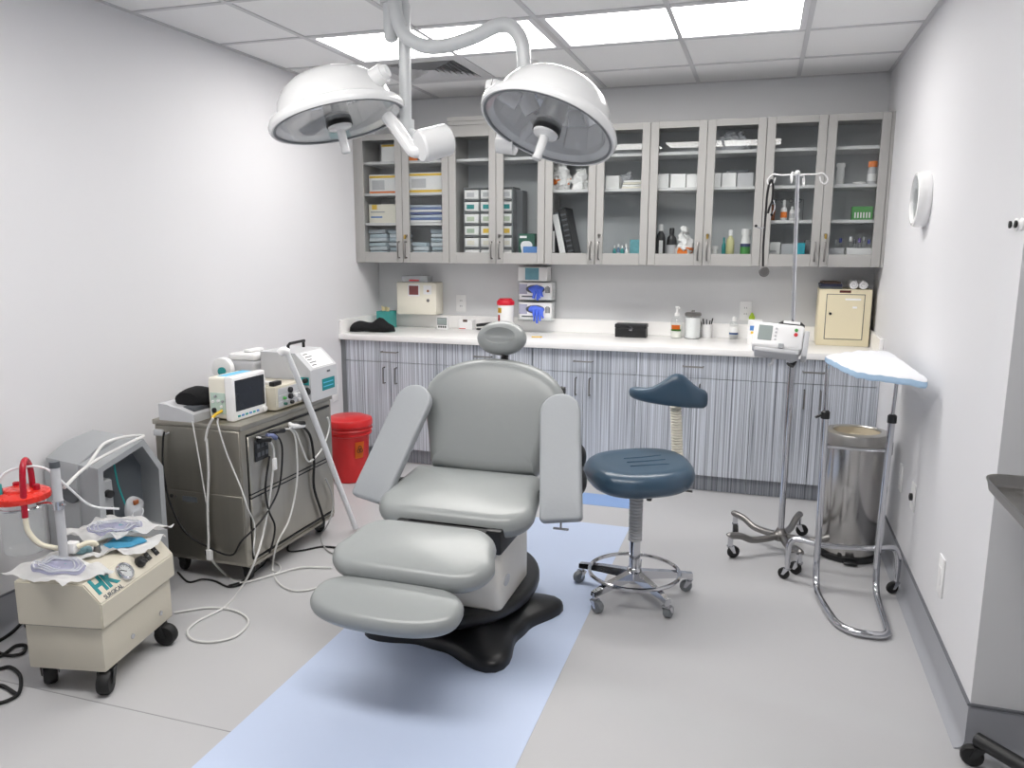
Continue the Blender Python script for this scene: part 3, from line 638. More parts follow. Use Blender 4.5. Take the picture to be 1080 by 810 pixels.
for a in range(3):
    for b in range(2): g.box(hx + .014, hx + .018, -.288 + a * .03, -.268 + a * .03, .585 + b * .04, .605 + b * .04, .001, 1)
part('socket', g, M_dgrey, sp)
g = G(); g.box(-hx + .005, -hx + .055, -hy - .016, -hy - .001, .675, .705, .004, 2); g.tube([(-hx + .055, -hy - .012, .69), (-hx + .075, -hy - .014, .688), (-hx + .09, -hy - .012, .695)], .004, 6); part('cord_hook', g, M_lgrey, t)
g = G(); g.tube([(hx + .01, -.02, .68), (hx + .034, -.02, .672), (hx + .036, .05, .66), (hx + .036, .06, .66)], .012, 10, sub=3); part('plug_bar', g, M_white, t)
for sx in (-1, 1):
    for sy in (-1, 1): caster(t, sx * (hx - .05), sy * (hy - .06), .092, .042, .03, 2.3 + sy * .4, M_rubber, M_black)
# ---- things on the cart (top at .75)
t = E('console_unit', 'white sloped desk console on the near left corner of the cart', 'console', (-2.475, 2.88, .75))
prof = [(-.085, 0), (.105, 0), (.105, .035), (.02, .062), (-.02, .066), (-.035, .073), (-.085, .076)]
g = G(); g.ring_skin([[Vector((x, -.09, z)) for x, z in prof], [Vector((x, .14, z)) for x, z in prof]]); part('housing', g, M_lgrey, t)
part('key_deck', G().box(.0, .085, -.06, .11, .04, .062, .004, 2), M_dgrey, t)
g = G()
for i in range(21):
    pass
def cuff():
    g = G(); rings = []
    for i in range(15):
        u = i / 14; y = .15 * u - .05; s = .85 + .55 * math.sin(PI * min(1, u * 1.2 + .1)); rings.append([Vector((-.02 + .052 * s * math.cos(a) + .05 * u, y + .01 * math.cos(a), .043 + .034 * s * math.sin(a) + .012 * u)) for a in [2 * PI * k / 18 for k in range(18)]])
    g.ring_skin(rings); return g.jitter(.006, 18, 2.)
t = E('arm_cuff', 'black fabric cuff lying rolled on the white sloped console', 'cuff', (-2.435, 2.90, .795))
part('wrap', cuff(), M_fabric, t)
g = G(); g.tube([(-.07 + .05 * math.cos(a) , -.028 , .045 + .03 * math.sin(a)) for a in [-.3 + k * .32 for k in range(8)]], .0035, 6); part('edge_trim', g, M_white, t)
# patient monitor: screen towards +x
t = E('patient_monitor', 'cream patient monitor with dark screen on the equipment cart', 'monitor', (-2.275, 2.985, .75), rz=-.04)
part('housing', G().box(-.075, .045, -.115, .09, .006, .195, .012, 3), M_cream, t)
bz = part('bezel', G().box(.03, .075, -.135, .105, .0, .205, .012, 3), M_gloss, t)
sc_ = part('screen', G().box(.0735, .0765, -.115, .088, .045, .185, .002, 1), M_screen, bz)
for k in range(6): part('button', G().box(.0735, .078, -.105 + k * .026, -.088 + k * .026, .018, .027, .001, 1), M_bluep if k % 2 else M_teal, bz)
part('dial', G().lathe([(.013, 0), (.013, .012), (.010, .014)], 16, RIGHT((.074, .078, .024))), M_white, bz)
part('top_label', G().box(-.045, .02, -.08, .09, .195, .1965), M_sky, t)
cp = part('connector_panel', G().box(-.06, .02, -.1185, -.115, .03, .125), mat('pale_green_panel', (192, 212, 200), .5), t)
for (x, z, r, m) in ((-.04, .045, .012, M_black), (.0, .045, .006, M_yellow), (.0, .065, .006, M_white), (-.045, .085, .007, M_white), (-.015, .09, .007, M_white), (.008, .088, .006, M_grey), (-.03, .11, .006, M_grey)):
    part('jack', G().lathe([(r, 0), (r, .006), (r * .5, .007)], 12, FRONT((x, -.1185, z))), m, cp)
part('yellow_plug', G().tube([(.0, -.12, .045), (-.006, -.155, .035), (-.012, -.17, .02)], .007, 8), M_yellow, t)
# electrosurgical generator
t = E('electrosurgical_unit', 'beige electrosurgical generator with knobs between monitor and white machine', 'generator', (-2.255, 3.215, .75))
part('housing', G().box(-.12, .10, -.118, .112, .006, .118, .006, 2), M_beige, t)
pn = part('control_panel', G().box(.10, .104, -.10, .10, .018, .108), M_lgrey, t)
for y, z, r, m in ((-.01, .09, .014, M_black), (-.01, .058, .013, M_black), (.03, .058, .011, M_white), (.065, .06, .006, M_white), (.0, .028, .009, M_black), (.06, .03, .008, M_white), (-.06, .058, .007, M_green), (-.055, .03, .007, M_dgreen)):
    part('knob', G().lathe([(r, 0), (r, .012), (r * .85, .014)], 14, RIGHT((.104, y, z))), m, pn)
for z in (.044, .074): part('divider', G().box(.104, .1048, -.1, .1, z - .001, z + .001), M_white, pn)
t = E('electrode_pen', 'white handpiece with a black end lying on the beige generator', 'handpiece', (-2.27, 3.16, .868))
part('grip', G().box(-.03, .07, -.012, .012, 0, .016, .005, 2), M_white, t); part('end_cap', G().box(.0705, .10, -.05, .014, 0.001, .022, .004, 2), M_black, t)
# big light-grey machine with sloped face
t = E('smoke_evacuator', 'large light grey machine with black handle at the far end of the cart', 'machine', (-2.25, 3.455, .75))
prof = [(-.145, .005), (.14, .005), (.14, .165), (.055, .248), (-.145, .25)]
g = G(); g.ring_skin([[Vector((x, -.125, z)) for x, z in prof], [Vector((x, .125, z)) for x, z in prof]]); b = part('housing', g, M_lgrey, t)
Mn = frame((0, 1, 0), Vector((-.085, 0, .083)), (.083, 0, .085), (.0985, 0, .2075))
part('instruction_label', G().box(-.09, .10, -.05, .05, 0, .0012, M=Mn), M_paper, b)
for k in range(5): part('label_print', G().box(-.08, -.08 + (.06 if k % 2 else .04), .035 - k * .018, .041 - k * .018, .0012, .0016, M=Mn), M_dgrey, b)
part('brand_band', G().box(.14, .1412, -.02, .10, .045, .105), M_tealp, b)
for k in range(2): part('band_print', G().box(.1412, .1416, -.01, .085, .062 + k * .02, .067 + k * .02), M_sky, b)
part('rating_mark', G().box(.14, .1408, .03, .06, .135, .145), M_dgrey, b)
part('teal_patch', G().box(.06, .13, -.1265, -.125, .09, .13), M_teal, b)
for x, z, r in ((.115, .115, .012), (.118, .06, .02)): part('port', G().lathe([(r, 0), (r, .02), (r * .7, .022)], 14, FRONT((x, -.125, z))), M_black, b)
part('handle', G().tube([(-.03, -.05, .25), (-.03, -.05, .275), (-.022, -.045, .285), (-.022, .085, .285), (-.03, .09, .275), (-.03, .09, .25)], .008, 8), M_black, t)
# printer-like unit behind
t = E('white_printer', 'white rounded machine standing behind the monitor against the left wall', 'machine', (-2.52, 3.42, .75))
part('housing', G().box(-.06, .11, -.12, .12, 0, .20, .018, 3), M_lgrey, t)
part('lid', G().box(-.055, .105, -.11, .11, .20, .235, .014, 3), M_gloss, t)
part('lid_catch', G().box(.0, .05, -.06, .05, .2355, .25, .006, 2), M_white, t)
part('side_coil', G().lathe([(.05, -.02), (.058, -.015), (.058, .015), (.05, .02)], 22, T(-.06, -.145, .16) @ RX(PI / 2)), M_white, t)
part('teal_cap', G().lathe([(.022, 0), (.022, .01), (.012, .012)], 14, FRONT((-.05, -.165, .15))), M_teal, t)
# frosted suction wand leaning on the cart
t = E('suction_tube', 'long frosted white plastic tube leaning from machine top to floor', 'tube', (-2.03, 3.58, 0))
o = Vector((-2.03, 3.58, 0))
part('pipe', G().tube([Vector((-2.10, 3.115, 1.045)) - o, Vector((-2.085, 3.18, .90)) - o, Vector((-2.07, 3.28, .69)) - o, Vector((-2.05, 3.42, .37)) - o, Vector((-2.03, 3.58, .016)) - o], .0145, 12, sub=5), M_tubew, t)
part('collar', G().tube([Vector((-2.125, 3.10, 1.03)) - o, Vector((-2.11, 3.11, 1.045)) - o, Vector((-2.095, 3.125, 1.035)) - o], .018, 12, sub=3), M_white, t)
# ================================================================ red biohazard bin
t = E('biohazard_bin', 'red round biohazard bin with lid between cart and base cupboards', 'bin', (-2.53, 4.42, 0))
part('bucket', G().lathe([(.105, 0), (.112, .006), (.118, .1), (.132, .30), (.134, .31), (.148, .315), (.15, .325), (.142, .33), (.14, .375)], 36), M_red, t)
part('lid', G().lathe([(.15, .372), (.155, .375), (.155, .405), (.150, .415), (.12, .422), (.11, .43), (.02, .432), (.001, .432)], 36), M_red, t)
g = G(); g.lathe([(.15, .345), (.154, .35), (.15, .355)], 36); part('rim_bead', g, M_red, t)
def curved_patch(r, a0, a1, z0, z1, n=8): return lambda u, v: Vector((r * math.cos(a0 + (a1 - a0) * u), r * math.sin(a0 + (a1 - a0) * u), z0 + (z1 - z0) * v))
part('hazard_label', G().grid(lambda u, v: Vector(((.1275 + .014 * v) * math.cos(math.radians(-45 + 26 * u)), (.1275 + .014 * v) * math.sin(math.radians(-45 + 26 * u)), .17 + .11 * v)), 6, 2, .0015), M_orange, t)
g = G()
for k in range(3):
    a = math.radians(-32) ; cz = .228
    th = PI / 2 + k * 2 * PI / 3; pa = a + .05 * math.cos(th) * 1.4; g.tube([((.140) * math.cos(pa + .075 * math.cos(q)), (.140) * math.sin(pa + .075 * math.cos(q)), cz + .014 * math.sin(th) + .011 * math.sin(q)) for q in [2 * PI * i / 14 for i in range(14)]], .0018, 5, closed=True)
part('hazard_symbol', g, M_black, t)
# ================================================================ suction machine (teal logo)
AK = math.radians(10.8)
hk = E('suction_machine', 'beige wheeled suction machine with teal lettering and pressure gauge', 'suction machine', (-2.24, 2.09, 0), rz=AK)
part('lower_case', G().box(-.141, .141, -.21, .21, .09, .258, .004, 2), M_beige, hk)
prof = [(-.156, .255), (.156, .255), (.156, .345), (.098, .412), (-.156, .412)]
g = G(); g.ring_skin([[Vector((x, -.222, z)) for x, z in prof], [Vector((x, .222, z)) for x, z in prof]])
bmesh.ops.bevel(g.bm, geom=g.bm.edges[:], offset=.004, segments=2, affect='EDGES'); hood = part('hood', g, M_beige, hk)
part('seam_gap', G().box(-.1425, .1425, -.2115, .2115, .250, .256), M_dgrey, hk)
pn = Vector((.067, 0, .058)).normalized(); up = Vector((-.058, 0, .067)).normalized()
def PM(y, s): return frame((0, 1, 0), up, pn, Vector((.127, y, .3785)) + up * s + pn * .0006)
ga = part('gauge', G().lathe([(.034, -.002), (.034, .012), (.031, .016), (.027, .014), (.027, .008), (.001, .008)], 28, PM(-.045, 0.003)), M_chrome, hood)
part('gauge_face', G().lathe([(.0265, .009), (.001, .009)], 24, PM(-.045, .003)), M_paper, ga)
g = G(); g.box(-.0012, .0012, -.006, .02, .0095, .0105, M=PM(-.045, .003) @ RZ(.9))
for k in range(9): g.box(-.0006, .0006, .018, .024, .0093, .0098, M=PM(-.045, .003) @ RZ(-2.0 + k * .5))
part('gauge_needle', g, M_black, ga)
part('gauge_glass', G().lathe([(.0268, .0125), (.0268, .0132), (.001, .0132)], 24, PM(-.045, .003)), M_acryl, ga)
kn = part('regulator_knob', G().lathe([(.020, 0), (.022, .006), (.018, .02), (.015, .024), (.001, .024)], 10, PM(.045, .0)), M_black, hood)
part('knob_tip', G().box(-.004, .004, -.02, .02, .006, .026, .002, 1, M=PM(.045, .0) @ RZ(.7)), M_black, kn)
for y in (.10, .15):
    s_ = part('rocker_switch', G().box(-.011, .011, -.016, .016, 0, .005, .001, 1, M=PM(y, .002)), M_black, hood)
    part('switch_mark', G().box(-.005, .005, -.002, .002, .005, .0056, M=PM(y, .002)), M_mgrey, s_)
text('logo_letters', 'HK', .080, M_tealp, hood, PM(-.146, .012), .0008, off=.0035)
text('logo_word', 'SURGICAL', .0215, M_dgrey, hood, PM(-.140, -.033), .0006, off=.0004)
for y in (-.05, .13): part('side_screw', G().lathe([(.010, 0), (.009, .004), (.004, .005)], 14, RIGHT((.141, y, .14))), M_chrome, hk)
for (x, y, yw) in ((-.10, -.17, 2.2), (.115, -.165, -1.3), (.118, .15, .1), (-.10, .17, 2.)): caster(hk, x, y, .095, .042, .042, yw, M_rubber, M_black)
ip = hk
part('outlet_barb', G().lathe([(.014, .412), (.014, .43), (.011, .44), (.011, .452)], 14, T(-.015, .02, 0)), M_nickel, hk)
pl = part('jar_post', G().lathe([(.0155, .412), (.0155, .77), (.016, .77), (.016, .782), (.001, .782)], 16, T(-.085, -.062, 0)), M_lgrey, hk)
part('post_cap', G().lathe([(.017, .765), (.017, .787), (.001, .787)], 16, T(-.085, -.062, 0)), M_dgrey, pl)
g = G(); g.tube([(-.085, -.062, .63), (-.13, -.05, .63), (-.185, -.04, .62)], .005, 8); g.cyl((-.085, -.062, .615), (-.085, -.062, .645), .019, n=14); g.tube([(-.075, -.07, .63), (-.045, -.085, .64)], .005, 8)
JC = (-.262, -.025)
g.tube([(JC[0] + .078 * math.cos(2 * PI * i / 32), JC[1] + .078 * math.sin(2 * PI * i / 32), .608) for i in range(32)], .005, 6, closed=True); part('jar_ring', g, M_chrome, hk)
# canister in its ring
jw = Matrix.Translation((-2.24, 2.09, 0)) @ RZ(AK) @ Vector((JC[0], JC[1], .435))
t = E('suction_canister', 'clear suction canister with red-orange lid beside the beige suction machine', 'canister', jw, rz=AK)
part('jar', G().lathe([(.001, .0), (.06, 0), (.066, .006), (.073, .19), (.073, .205), (.0715, .205), (.0715, .19), (.0645, .008), (.058, .003), (.001, .003)], 32), M_clearp, t)
ld = part('lid', G().lathe([(.078, .196), (.098, .198), (.1, .204), (.098, .218), (.085, .226), (.05, .228), (.045, .236), (.02, .238), (.001, .238)], 36), M_redlid, t)
for a, r in ((.4, .055), (2.4, .05), (4.0, .06)): part('lid_port', G().lathe([(.012, .226), (.012, .246), (.008, .248), (.001, .248)], 14, T(r * math.cos(a), r * math.sin(a), 0)), M_crim, ld)
part('teal_plug', G().lathe([(.01, .226), (.01, .262), (.007, .266), (.001, .266)], 12, T(-.035, -.05, 0)), M_teal, ld)
part('red_hose', G().tube([(.03, .03, .23), (.03, .028, .30), (.035, .01, .335), (.05, -.02, .345), (.06, -.045, .32), (.062, -.055, .25), (.062, -.06, .15)], .0105, 12, sub=5), M_crim, t)
part('milky_hose', G().tube([(.062, -.06, .155), (.07, -.062, .10), (.10, -.05, .05), (.14, -.03, .03), (.165, -.02, .025)], .0095, 10, sub=5), M_hose, t)
part('thin_hose', G().tube([(-.035, -.05, .262), (-.02, -.035, .30), (.02, .0, .315), (.08, .04, .30), (.13, .08, .22), (.17, .14, .13), (.24, .20, .10)], .0045, 8, sub=6), M_tubew, t)
# filter and hose to the machine
fw = lambda x, y, z: Matrix.Translation((-2.24, 2.09, 0)) @ RZ(AK) @ Vector((x, y, z))
t = E('inline_filter', 'white inline filter with milky hose plugged into the beige machine top', 'filter', fw(-.07, -.035, .46), rz=AK)
part('filter_body', G().box(-.022, .018, -.018, .018, -.018, .022, .005, 2), M_white, t)
part('filter_spigot', G().tube([(-.02, 0, 0), (-.045, .0, -.002)], .012, 10), M_grey, t)
part('milky_hose', G().tube([(.018, .0, .003), (.04, .025, .01), (.053, .048, 0), (.055, .055, -.015)], .0095, 10, sub=5), M_hose, t)
# sealed packs
def pack(name, label, corners, z, print_m, seed, swirl=True, amp=.014):
    c = sum((Vector(p) for p in corners), Vector((0, 0))) / 4
    t = E(name, label, 'sealed pack', (c.x, c.y, z)); P = [Vector(p) - c for p in corners]
    def f(u, v, dz=0., k=1.):
        p = (P[0] * (1 - u) + P[1] * u) * (1 - v) + (P[3] * (1 - u) + P[2] * u) * v; p = p * k
        e = min(u, 1 - u, v, 1 - v); zz = .003 + .014 * min(1, e * 5) * 1.0 + amp * noise.noise(Vector((u * 5 + seed, v * 5, seed))) + amp * 1.4 * max(0, .16 - e) * 7 * max(0, .25 + noise.noise(Vector((u * 3, v * 3, seed + 5))))
        return Vector((p.x, p.y, max(.001, zz) + dz))
    part('backing', G().grid(lambda u, v: f(u, v), 18, 18, .0015), M_paper, t)
    def f2(u, v):
        r = .02 + .38 * v; a = 2 * PI * u; return f(.5 + r * .86 * math.cos(a), .5 + r * .86 * math.sin(a), .003 + .005 * math.sin(v * PI))
    part('film_window', G().grid(f2, 36, 5, .001), print_m, t)
    if swirl:
        for k in range(3):
            q = [f(.5 + (.2 + .055 * k) * math.cos(a), .5 + (.2 + .055 * k) * math.sin(a), .012) for a in [2 * PI * i / 30 for i in range(30)]]
            part('coiled_tube', G().tube(q, .0028, 6, closed=True), M_bag, t)
        part('tube_tip', G().box(-.014, .014, -.005, .005, .018, .026, .002, 1, M=T(.02, .02, 0)), M_teal, t)
    return t
pack('tubing_pack', 'white sealed pouch of coiled tubing hanging over the near edge of the machine', [(-2.435, 1.865), (-2.14, 1.845), (-2.075, 2.0), (-2.40, 2.075)], .413, M_lav, 1.)
t2 = pack('mask_pack', 'sealed pouch with bright blue print lying at the far end of the machine', [(-2.30, 2.08), (-2.10, 2.16), (-2.13, 2.31), (-2.34, 2.24)], .413, M_sky, 4., False)
pack('catheter_pack', 'crumpled white sealed pouch with lavender tubing behind the hose filter', [(-2.44, 2.12), (-2.22, 2.16), (-2.14, 2.37), (-2.48, 2.35)], .44, M_lav, 8., amp=.032)
t2 = pack('pale_blue_pack', 'pale blue pouch lying under the milky hose on the machine', [(-2.41, 2.06), (-2.27, 2.02), (-2.22, 2.10), (-2.36, 2.16)], .413, mat('pale_teal_film', (140, 180, 190), .35, var=.1), 12., False)
# ================================================================ grey moulded aspirator case
t = E('aspirator_case', 'grey moulded machine case with open tubing bay behind the suction machine', 'machine', (-2.575, 2.475, 0), rz=-.2)
part('stand', G().box(-.17, .15, -.13, .15, 0, .215, .01, 2), M_mgrey, t)
def octo(y0, y1, z0, z1, c0, c1): return [(y0, z0), (y1, z0), (y1, z1 - c1), (y1 - c1 * .75, z1), (y0 + c0 * 1.6, z1 - .0), (y0, z1 - c0)]
out = [(-.14, .216), (.16, .216), (.165, .60), (.085, .735), (-.04, .71), (-.125, .66), (-.14, .60)]
g = G(); g.ring_skin([[Vector((-.19, y, z)) for y, z in out], [Vector((.03, y, z)) for y, z in out]]); sh = part('shell', g, M_grey, t)
inn = [(-.108, .35), (.138, .35), (.143, .592), (.076, .708), (-.104, .645)]
g = G(); cy, cz = .0, .47
rim = lambda k, x, src: [Vector((x, cy + (y - cy) * k, cz + (z - cz) * k)) for y, z in src]
n7 = [(-.14, .216), (.16, .216), (.165, .60), (.085, .735), (-.125, .66)]
g.ring_skin([[Vector((.0305, y, z)) for y, z in n7], [Vector((.155, y, z)) for y, z in n7], [Vector((.155, y, z)) for y, z in inn], [Vector((.033, y, z)) for y, z in inn]], True, True); part('bay_frame', g, M_grey, sh)
part('bay_back', G().prism([(y, z) for y, z in inn], 0, .002, RIGHT((.0335, 0, 0))), mat('bay_grey', (104, 110, 116), .4), sh)
cpn = part('control_strip', G().box(.036, .135, -.106, -.055, .352, .60, .006, 1), M_grey, sh)
part('regulator', G().lathe([(.016, 0), (.016, .02), (.012, .022)], 14, RIGHT((.135, -.08, .545))), M_black, cpn)
part('display', G().box(.135, .1365, -.097, -.065, .43, .485), M_black, cpn)
part('switch', G().box(.135, .139, -.09, -.072, .385, .405, .001, 1), M_dgrey, cpn)
part('handle_recess', G().cushion([(.06 * math.cos(2 * PI * i / 24), .032 * math.sin(2 * PI * i / 24)) for i in range(24)], .01, .004, -.004, FRONT((-.02, -.136, .53)), rings=2), M_dgrey, sh)
part('vent_tube', G().tube([(.10, -.02, .655), (.10, -.01, .56), (.11, .01, .46)], .004, 6, sub=3), M_teal, sh)
t = E('tubing_bag', 'crinkled clear bag of tubing inside the grey machine case', 'bag', (-2.45, 2.49, .353))
g = G(); g.ball((0, 0, .07), .022, .05, .075, 18, 12); part('film', g.jitter(.014, 22, 3.), M_bag, t)
g = G()
for k in range(4): g.tube([(.004 + .004 * k, .03 * math.cos(a), .055 + (.032 - .004 * k) * math.sin(a) + .006 * k) for a in [2 * PI * i / 18 for i in range(18)]], .004, 6, closed=True)
part('coiled_tube', g, M_tubew, t)
part('copper_clip', G().box(-.005, .02, -.015, .01, .11, .13, .003, 1), M_amber, t)
t = E('coiled_hose', 'loop of thin white hose lying over the grey machine case', 'hose', (-2.42, 2.36, .66))
part('loop', G().tube([(.02, -.24, -.01), (.0, -.15, .02), (-.01, -.05, .045), (.03, .08, .085), (.02, .16, .092), (-.06, .14, .085), (-.08, .06, .078), (-.05, -.02, .055), (-.02, -.1, .02)], .0065, 8, sub=6), M_cable, t)
# ================================================================ cords
def cord(key, name, label, m, r, grp='cords around the equipment cart', cat_='cord', lift=None):
    P = [Vector(p) for p in CABLES[key]]
    P = [Vector((p.x, p.y, max(p.z, r + .001))) for p in P]; o = P[0].copy(); o.z = 0
    return one(name, G().tube([p - o for p in P], r, 8, sub=6), m, label, cat_, o, grp)
cord('C1', 'thin_white_cord', 'thin white cord hanging from the sloped console down the cart front', M_cable, .0032)
cord('C2', 'white_monitor_cord', 'thick white cord from the monitor down the cart front and across the floor', M_cable, .0055)
cord('C3', 'yellow_plug_cord', 'white cord leaving the yellow monitor plug and crossing the cart corner', M_cable, .0035)
cord('C4', 'long_black_cord', 'long black cord sagging across the cart front to its side sockets', M_rubber, .0045)
cord('C5', 'black_socket_cord', 'black cord dropping from the socket plate to the floor', M_rubber, .0045)
cord('C6', 'looped_white_cord', 'white cord ending in a big loop on the floor before the cart', M_cable, .0048)
cord('C7', 'white_side_cord', 'white cord from the plug bar running under the chair leg rest', M_cable, .0045)
cord('C8', 'thick_black_cord', 'thick black cord bending down the far half of the cart side', M_rubber, .0065)
cord('C9', 'curled_white_cord', 'white cord curling from the plug bar up towards the red bin', M_cable, .0045)
cord('C10', 'black_floor_cord', 'black cord snaking on the floor under the cart front', M_rubber, .0045)
cord('C11', 'black_cord_to_chair', 'black cord on the floor from cart towards the grey chair', M_rubber, .0048)
cord('C12', 'grey_side_cord', 'grey cord hanging at the far corner of the cart', M_cableg, .004)
cord('C13', 'black_coil_cord', 'coiled black power cord by the wall left of the suction machine', M_rubber, .0065, 'black power cords at the left edge')
cord('C14', 'black_loop_cord', 'looped black power cord at the left picture edge, nearest the camera', M_rubber, .0065, 'black power cords at the left edge')
t = E('cord_connector', 'white connector block on the thick cord at the cart foot', 'connector', (-2.322, 2.772, .12))
part('block', G().box(-.012, .014, -.011, .009, 0, .05, .003, 1), M_white, t); part('clip', G().box(-.02, -.0125, -.008, .006, .02, .045, .002, 1), M_black, t)
t = E('blue_wrapped_plug', 'black plug with blue wrap in the cart side socket', 'plug', (-2.12, 2.90, .665))
part('plug_body', G().tube([(-.012, .01, 0), (.015, .02, 0), (.03, .045, -.005)], .014, 10, sub=3), M_black, t); part('wrap', G().tube([(.02, .035, .012), (.03, .065, .006), (.028, .09, -.01)], .011, 10, sub=3), mat('slate_blue', (110, 120, 160), .6), t)
for i, (y, z, lab) in enumerate(((3.02, .675, 'black plug beside the plug bar on the cart side'), (3.19, .672, 'black plug at the far end of the plug bar'))):
    one('black_plug', G().tube([(-.012, -.02, 0), (.012, .0, .004), (.016, .05, -.004)], .012, 10, sub=3), M_black, lab, 'plug', (-2.118, y, z), 'black plugs on the cart')
t = one('cord_tag', G().box(-.006, .006, -.012, .012, -.028, .028, .002, 1), M_white, 'white tag on the white cord below the sockets', 'tag', (-2.105, 2.99, .53))
# ================================================================ IV pole
IX, IY = .16, 3.985
t = E('iv_pole', 'chrome IV pole with four hooks on a five-leg wheeled base', 'IV pole', (IX, IY, 0))
part('hub', G().lathe([(.02, .06), (.035, .066), (.036, .10), (.024, .112), (.02, .125)], 18), M_nickel, t)
for k in range(5):
    a = math.radians(142 + 72 * k); d = Vector((math.cos(a), math.sin(a), 0))
    g = G(); g.tube([d * .02 + Vector((0, 0, .085)), d * .10 + Vector((0, 0, .078)), d * .17 + Vector((0, 0, .082)), d * .23 + Vector((0, 0, .108)), d * .29 + Vector((0, 0, .116)), d * .30 + Vector((0, 0, .112))], .017, 10, sub=4); part('base_leg', g, M_nickel, t)
    caster(t, d.x * .287, d.y * .287, .112, .031, .022, a + 2.4 + .7 * k, M_rubber, M_chrome)
part('lower_pole', G().cyl((0, 0, .1), (0, 0, .985), .0155, n=16), M_chrome, t)
part('upper_pole', G().cyl((-.002, 0, .98), (-.03, 0, 1.865), .0095, n=14), M_chrome, t)
g = G(); g.lathe([(.021, .97), (.021, 1.0), (.012, 1.01)], 16); part('pole_clamp', g, M_black, t)
def hook(dx, dy):
    d = Vector((dx, dy, 0)); b = Vector((-.03, 0, 1.858))
    P = [b, b + d * .6, b + d * .86 + Vector((0, 0, .004)), b + d * 1.02 + Vector((0, 0, -.012)), b + d * 1.06 + Vector((0, 0, -.028)), b + d * .98 + Vector((0, 0, -.044)), b + d * .84 + Vector((0, 0, -.034)), b + d * .78 + Vector((0, 0, -.01))]
    return G().tube(P, .0034, 8, sub=5)
for d in ((-.125, 0), (.125, 0), (-.03, -.11), (.035, .11)): part('hook', hook(*d), M_white, t)
part('pole_tip', G().ball((-.03, 0, 1.866), .012, n=12, m=8), M_white, t)
# ---- monitor clamped on the pole
ts = E('vital_signs_monitor', 'white vital-signs monitor with grey screen clamped on the IV pole', 'monitor', (.10, 3.90, 1.0))
Mp = T(-.012, -.02, .095) @ RZ(-.05) @ RY(.07) @ RX(-.42)
hs = part('housing', G().box(-.115, .11, -.055, .055, -.062, .062, .014, 3, M=Mp), M_gloss, ts)
part('lower_tray', G().box(-.10, .10, -.06, .05, -.085, -.063, .006, 2, M=Mp), M_lgrey, ts)
Q = Mp @ FRONT((0, -.055, 0))
part('screen', G().box(-.092, -.03, -.028, .045, 0, .002, .001, 1, M=Q), M_lcd, hs)
for k in range(4): part('button', G().box(-.018, -.008, .03 - k * .018, .038 - k * .018, 0, .003, .001, 1, M=Q), M_lgrey, hs)
part('green_button', G().lathe([(.008, 0), (.008, .003), (.001, .004)], 14, Q @ T(.075, .034, 0)), M_green, hs); part('red_button', G().lathe([(.009, 0), (.009, .003), (.001, .004)], 14, Q @ T(.075, .012, 0)), M_red, hs)
part('front_latch', G().box(.005, .028, -.062, -.038, 0, .006, .002, 1, M=Q), M_grey, hs)
part('handle', G().tube([Mp @ Vector(p) for p in ((.0, .02, .06), (.0, .02, .085), (.01, .02, .092), (.09, .02, .092), (.1, .02, .085), (.1, .02, .06))], .01, 8), M_black, ts)
part('handle_grip', G().box(.012, .088, .008, .014, .086, .098, .002, 1, M=Mp), M_white, ts)
part('top_cap', G().box(-.08, -.04, -.01, .03, .06, .07, .004, 1, M=Mp), M_black, ts)
part('side_rack', G().box(.111, .135, -.05, .055, -.085, .04, .006, 2, M=Mp), M_lgrey, ts)
part('pole_mount', G().tube([(.02, .0, .05), (.05, .03, .0), (.052, .07, -.02)], .022, 10, sub=3), M_lgrey, ts)
g = G(); g.cyl((.05, .04, -.035), (.065, .055, -.012), .02, n=12); part('clamp_knob', g, M_black, ts)
part('hose_clip', G().tube([(-.03, -.03, .005), (-.035, -.035, -.02), (-.05, -.04, -.028)], .006, 8, sub=3), M_lgrey, ts)
# ---- stethoscope on the left hook
so = Vector((.012, 3.985, 1.832)); t = E('stethoscope', 'black stethoscope hanging from the left hook of the IV pole', 'stethoscope', so)
g = G(); g.tube([(-.012, .0, -.40), (-.016, .0, -.30), (-.014, 0, -.16), (-.012, 0, -.06), (-.004, .0, -.01), (.004, 0, .004), (.012, 0, -.03), (.012, 0, -.09), (.002, 0, -.12), (-.004, 0, -.15)], .0052, 8, sub=6); part('tubing', g, M_rubber, t)
g = G(); g.tube([(.012, 0, -.08), (.026, .006, -.12), (.016, .01, -.15)], .0035, 6, sub=4); g.tube([(-.014, 0, -.215), (-.035, -.01, -.218), (-.052, -.012, -.21)], .003, 6, sub=4); part('binaural', g, M_chrome, t)
g = G(); g.ball((-.055, -.012, -.208), .007, n=10, m=6); g.ball((.013, .01, -.155), .007, n=10, m=6); part('ear_tip', g, M_rubber, t)
Mc = frame((1, 0, 0), (0, 0, 1), (0, -1, 0), (-.006, -.004, -.425))
part('chest_piece', G().lathe([(.012, -.012), (.022, -.01), (.025, 0), (.024, .006), (.019, .008), (.018, .005), (.001, .005)], 22, Mc), M_nickel, t)
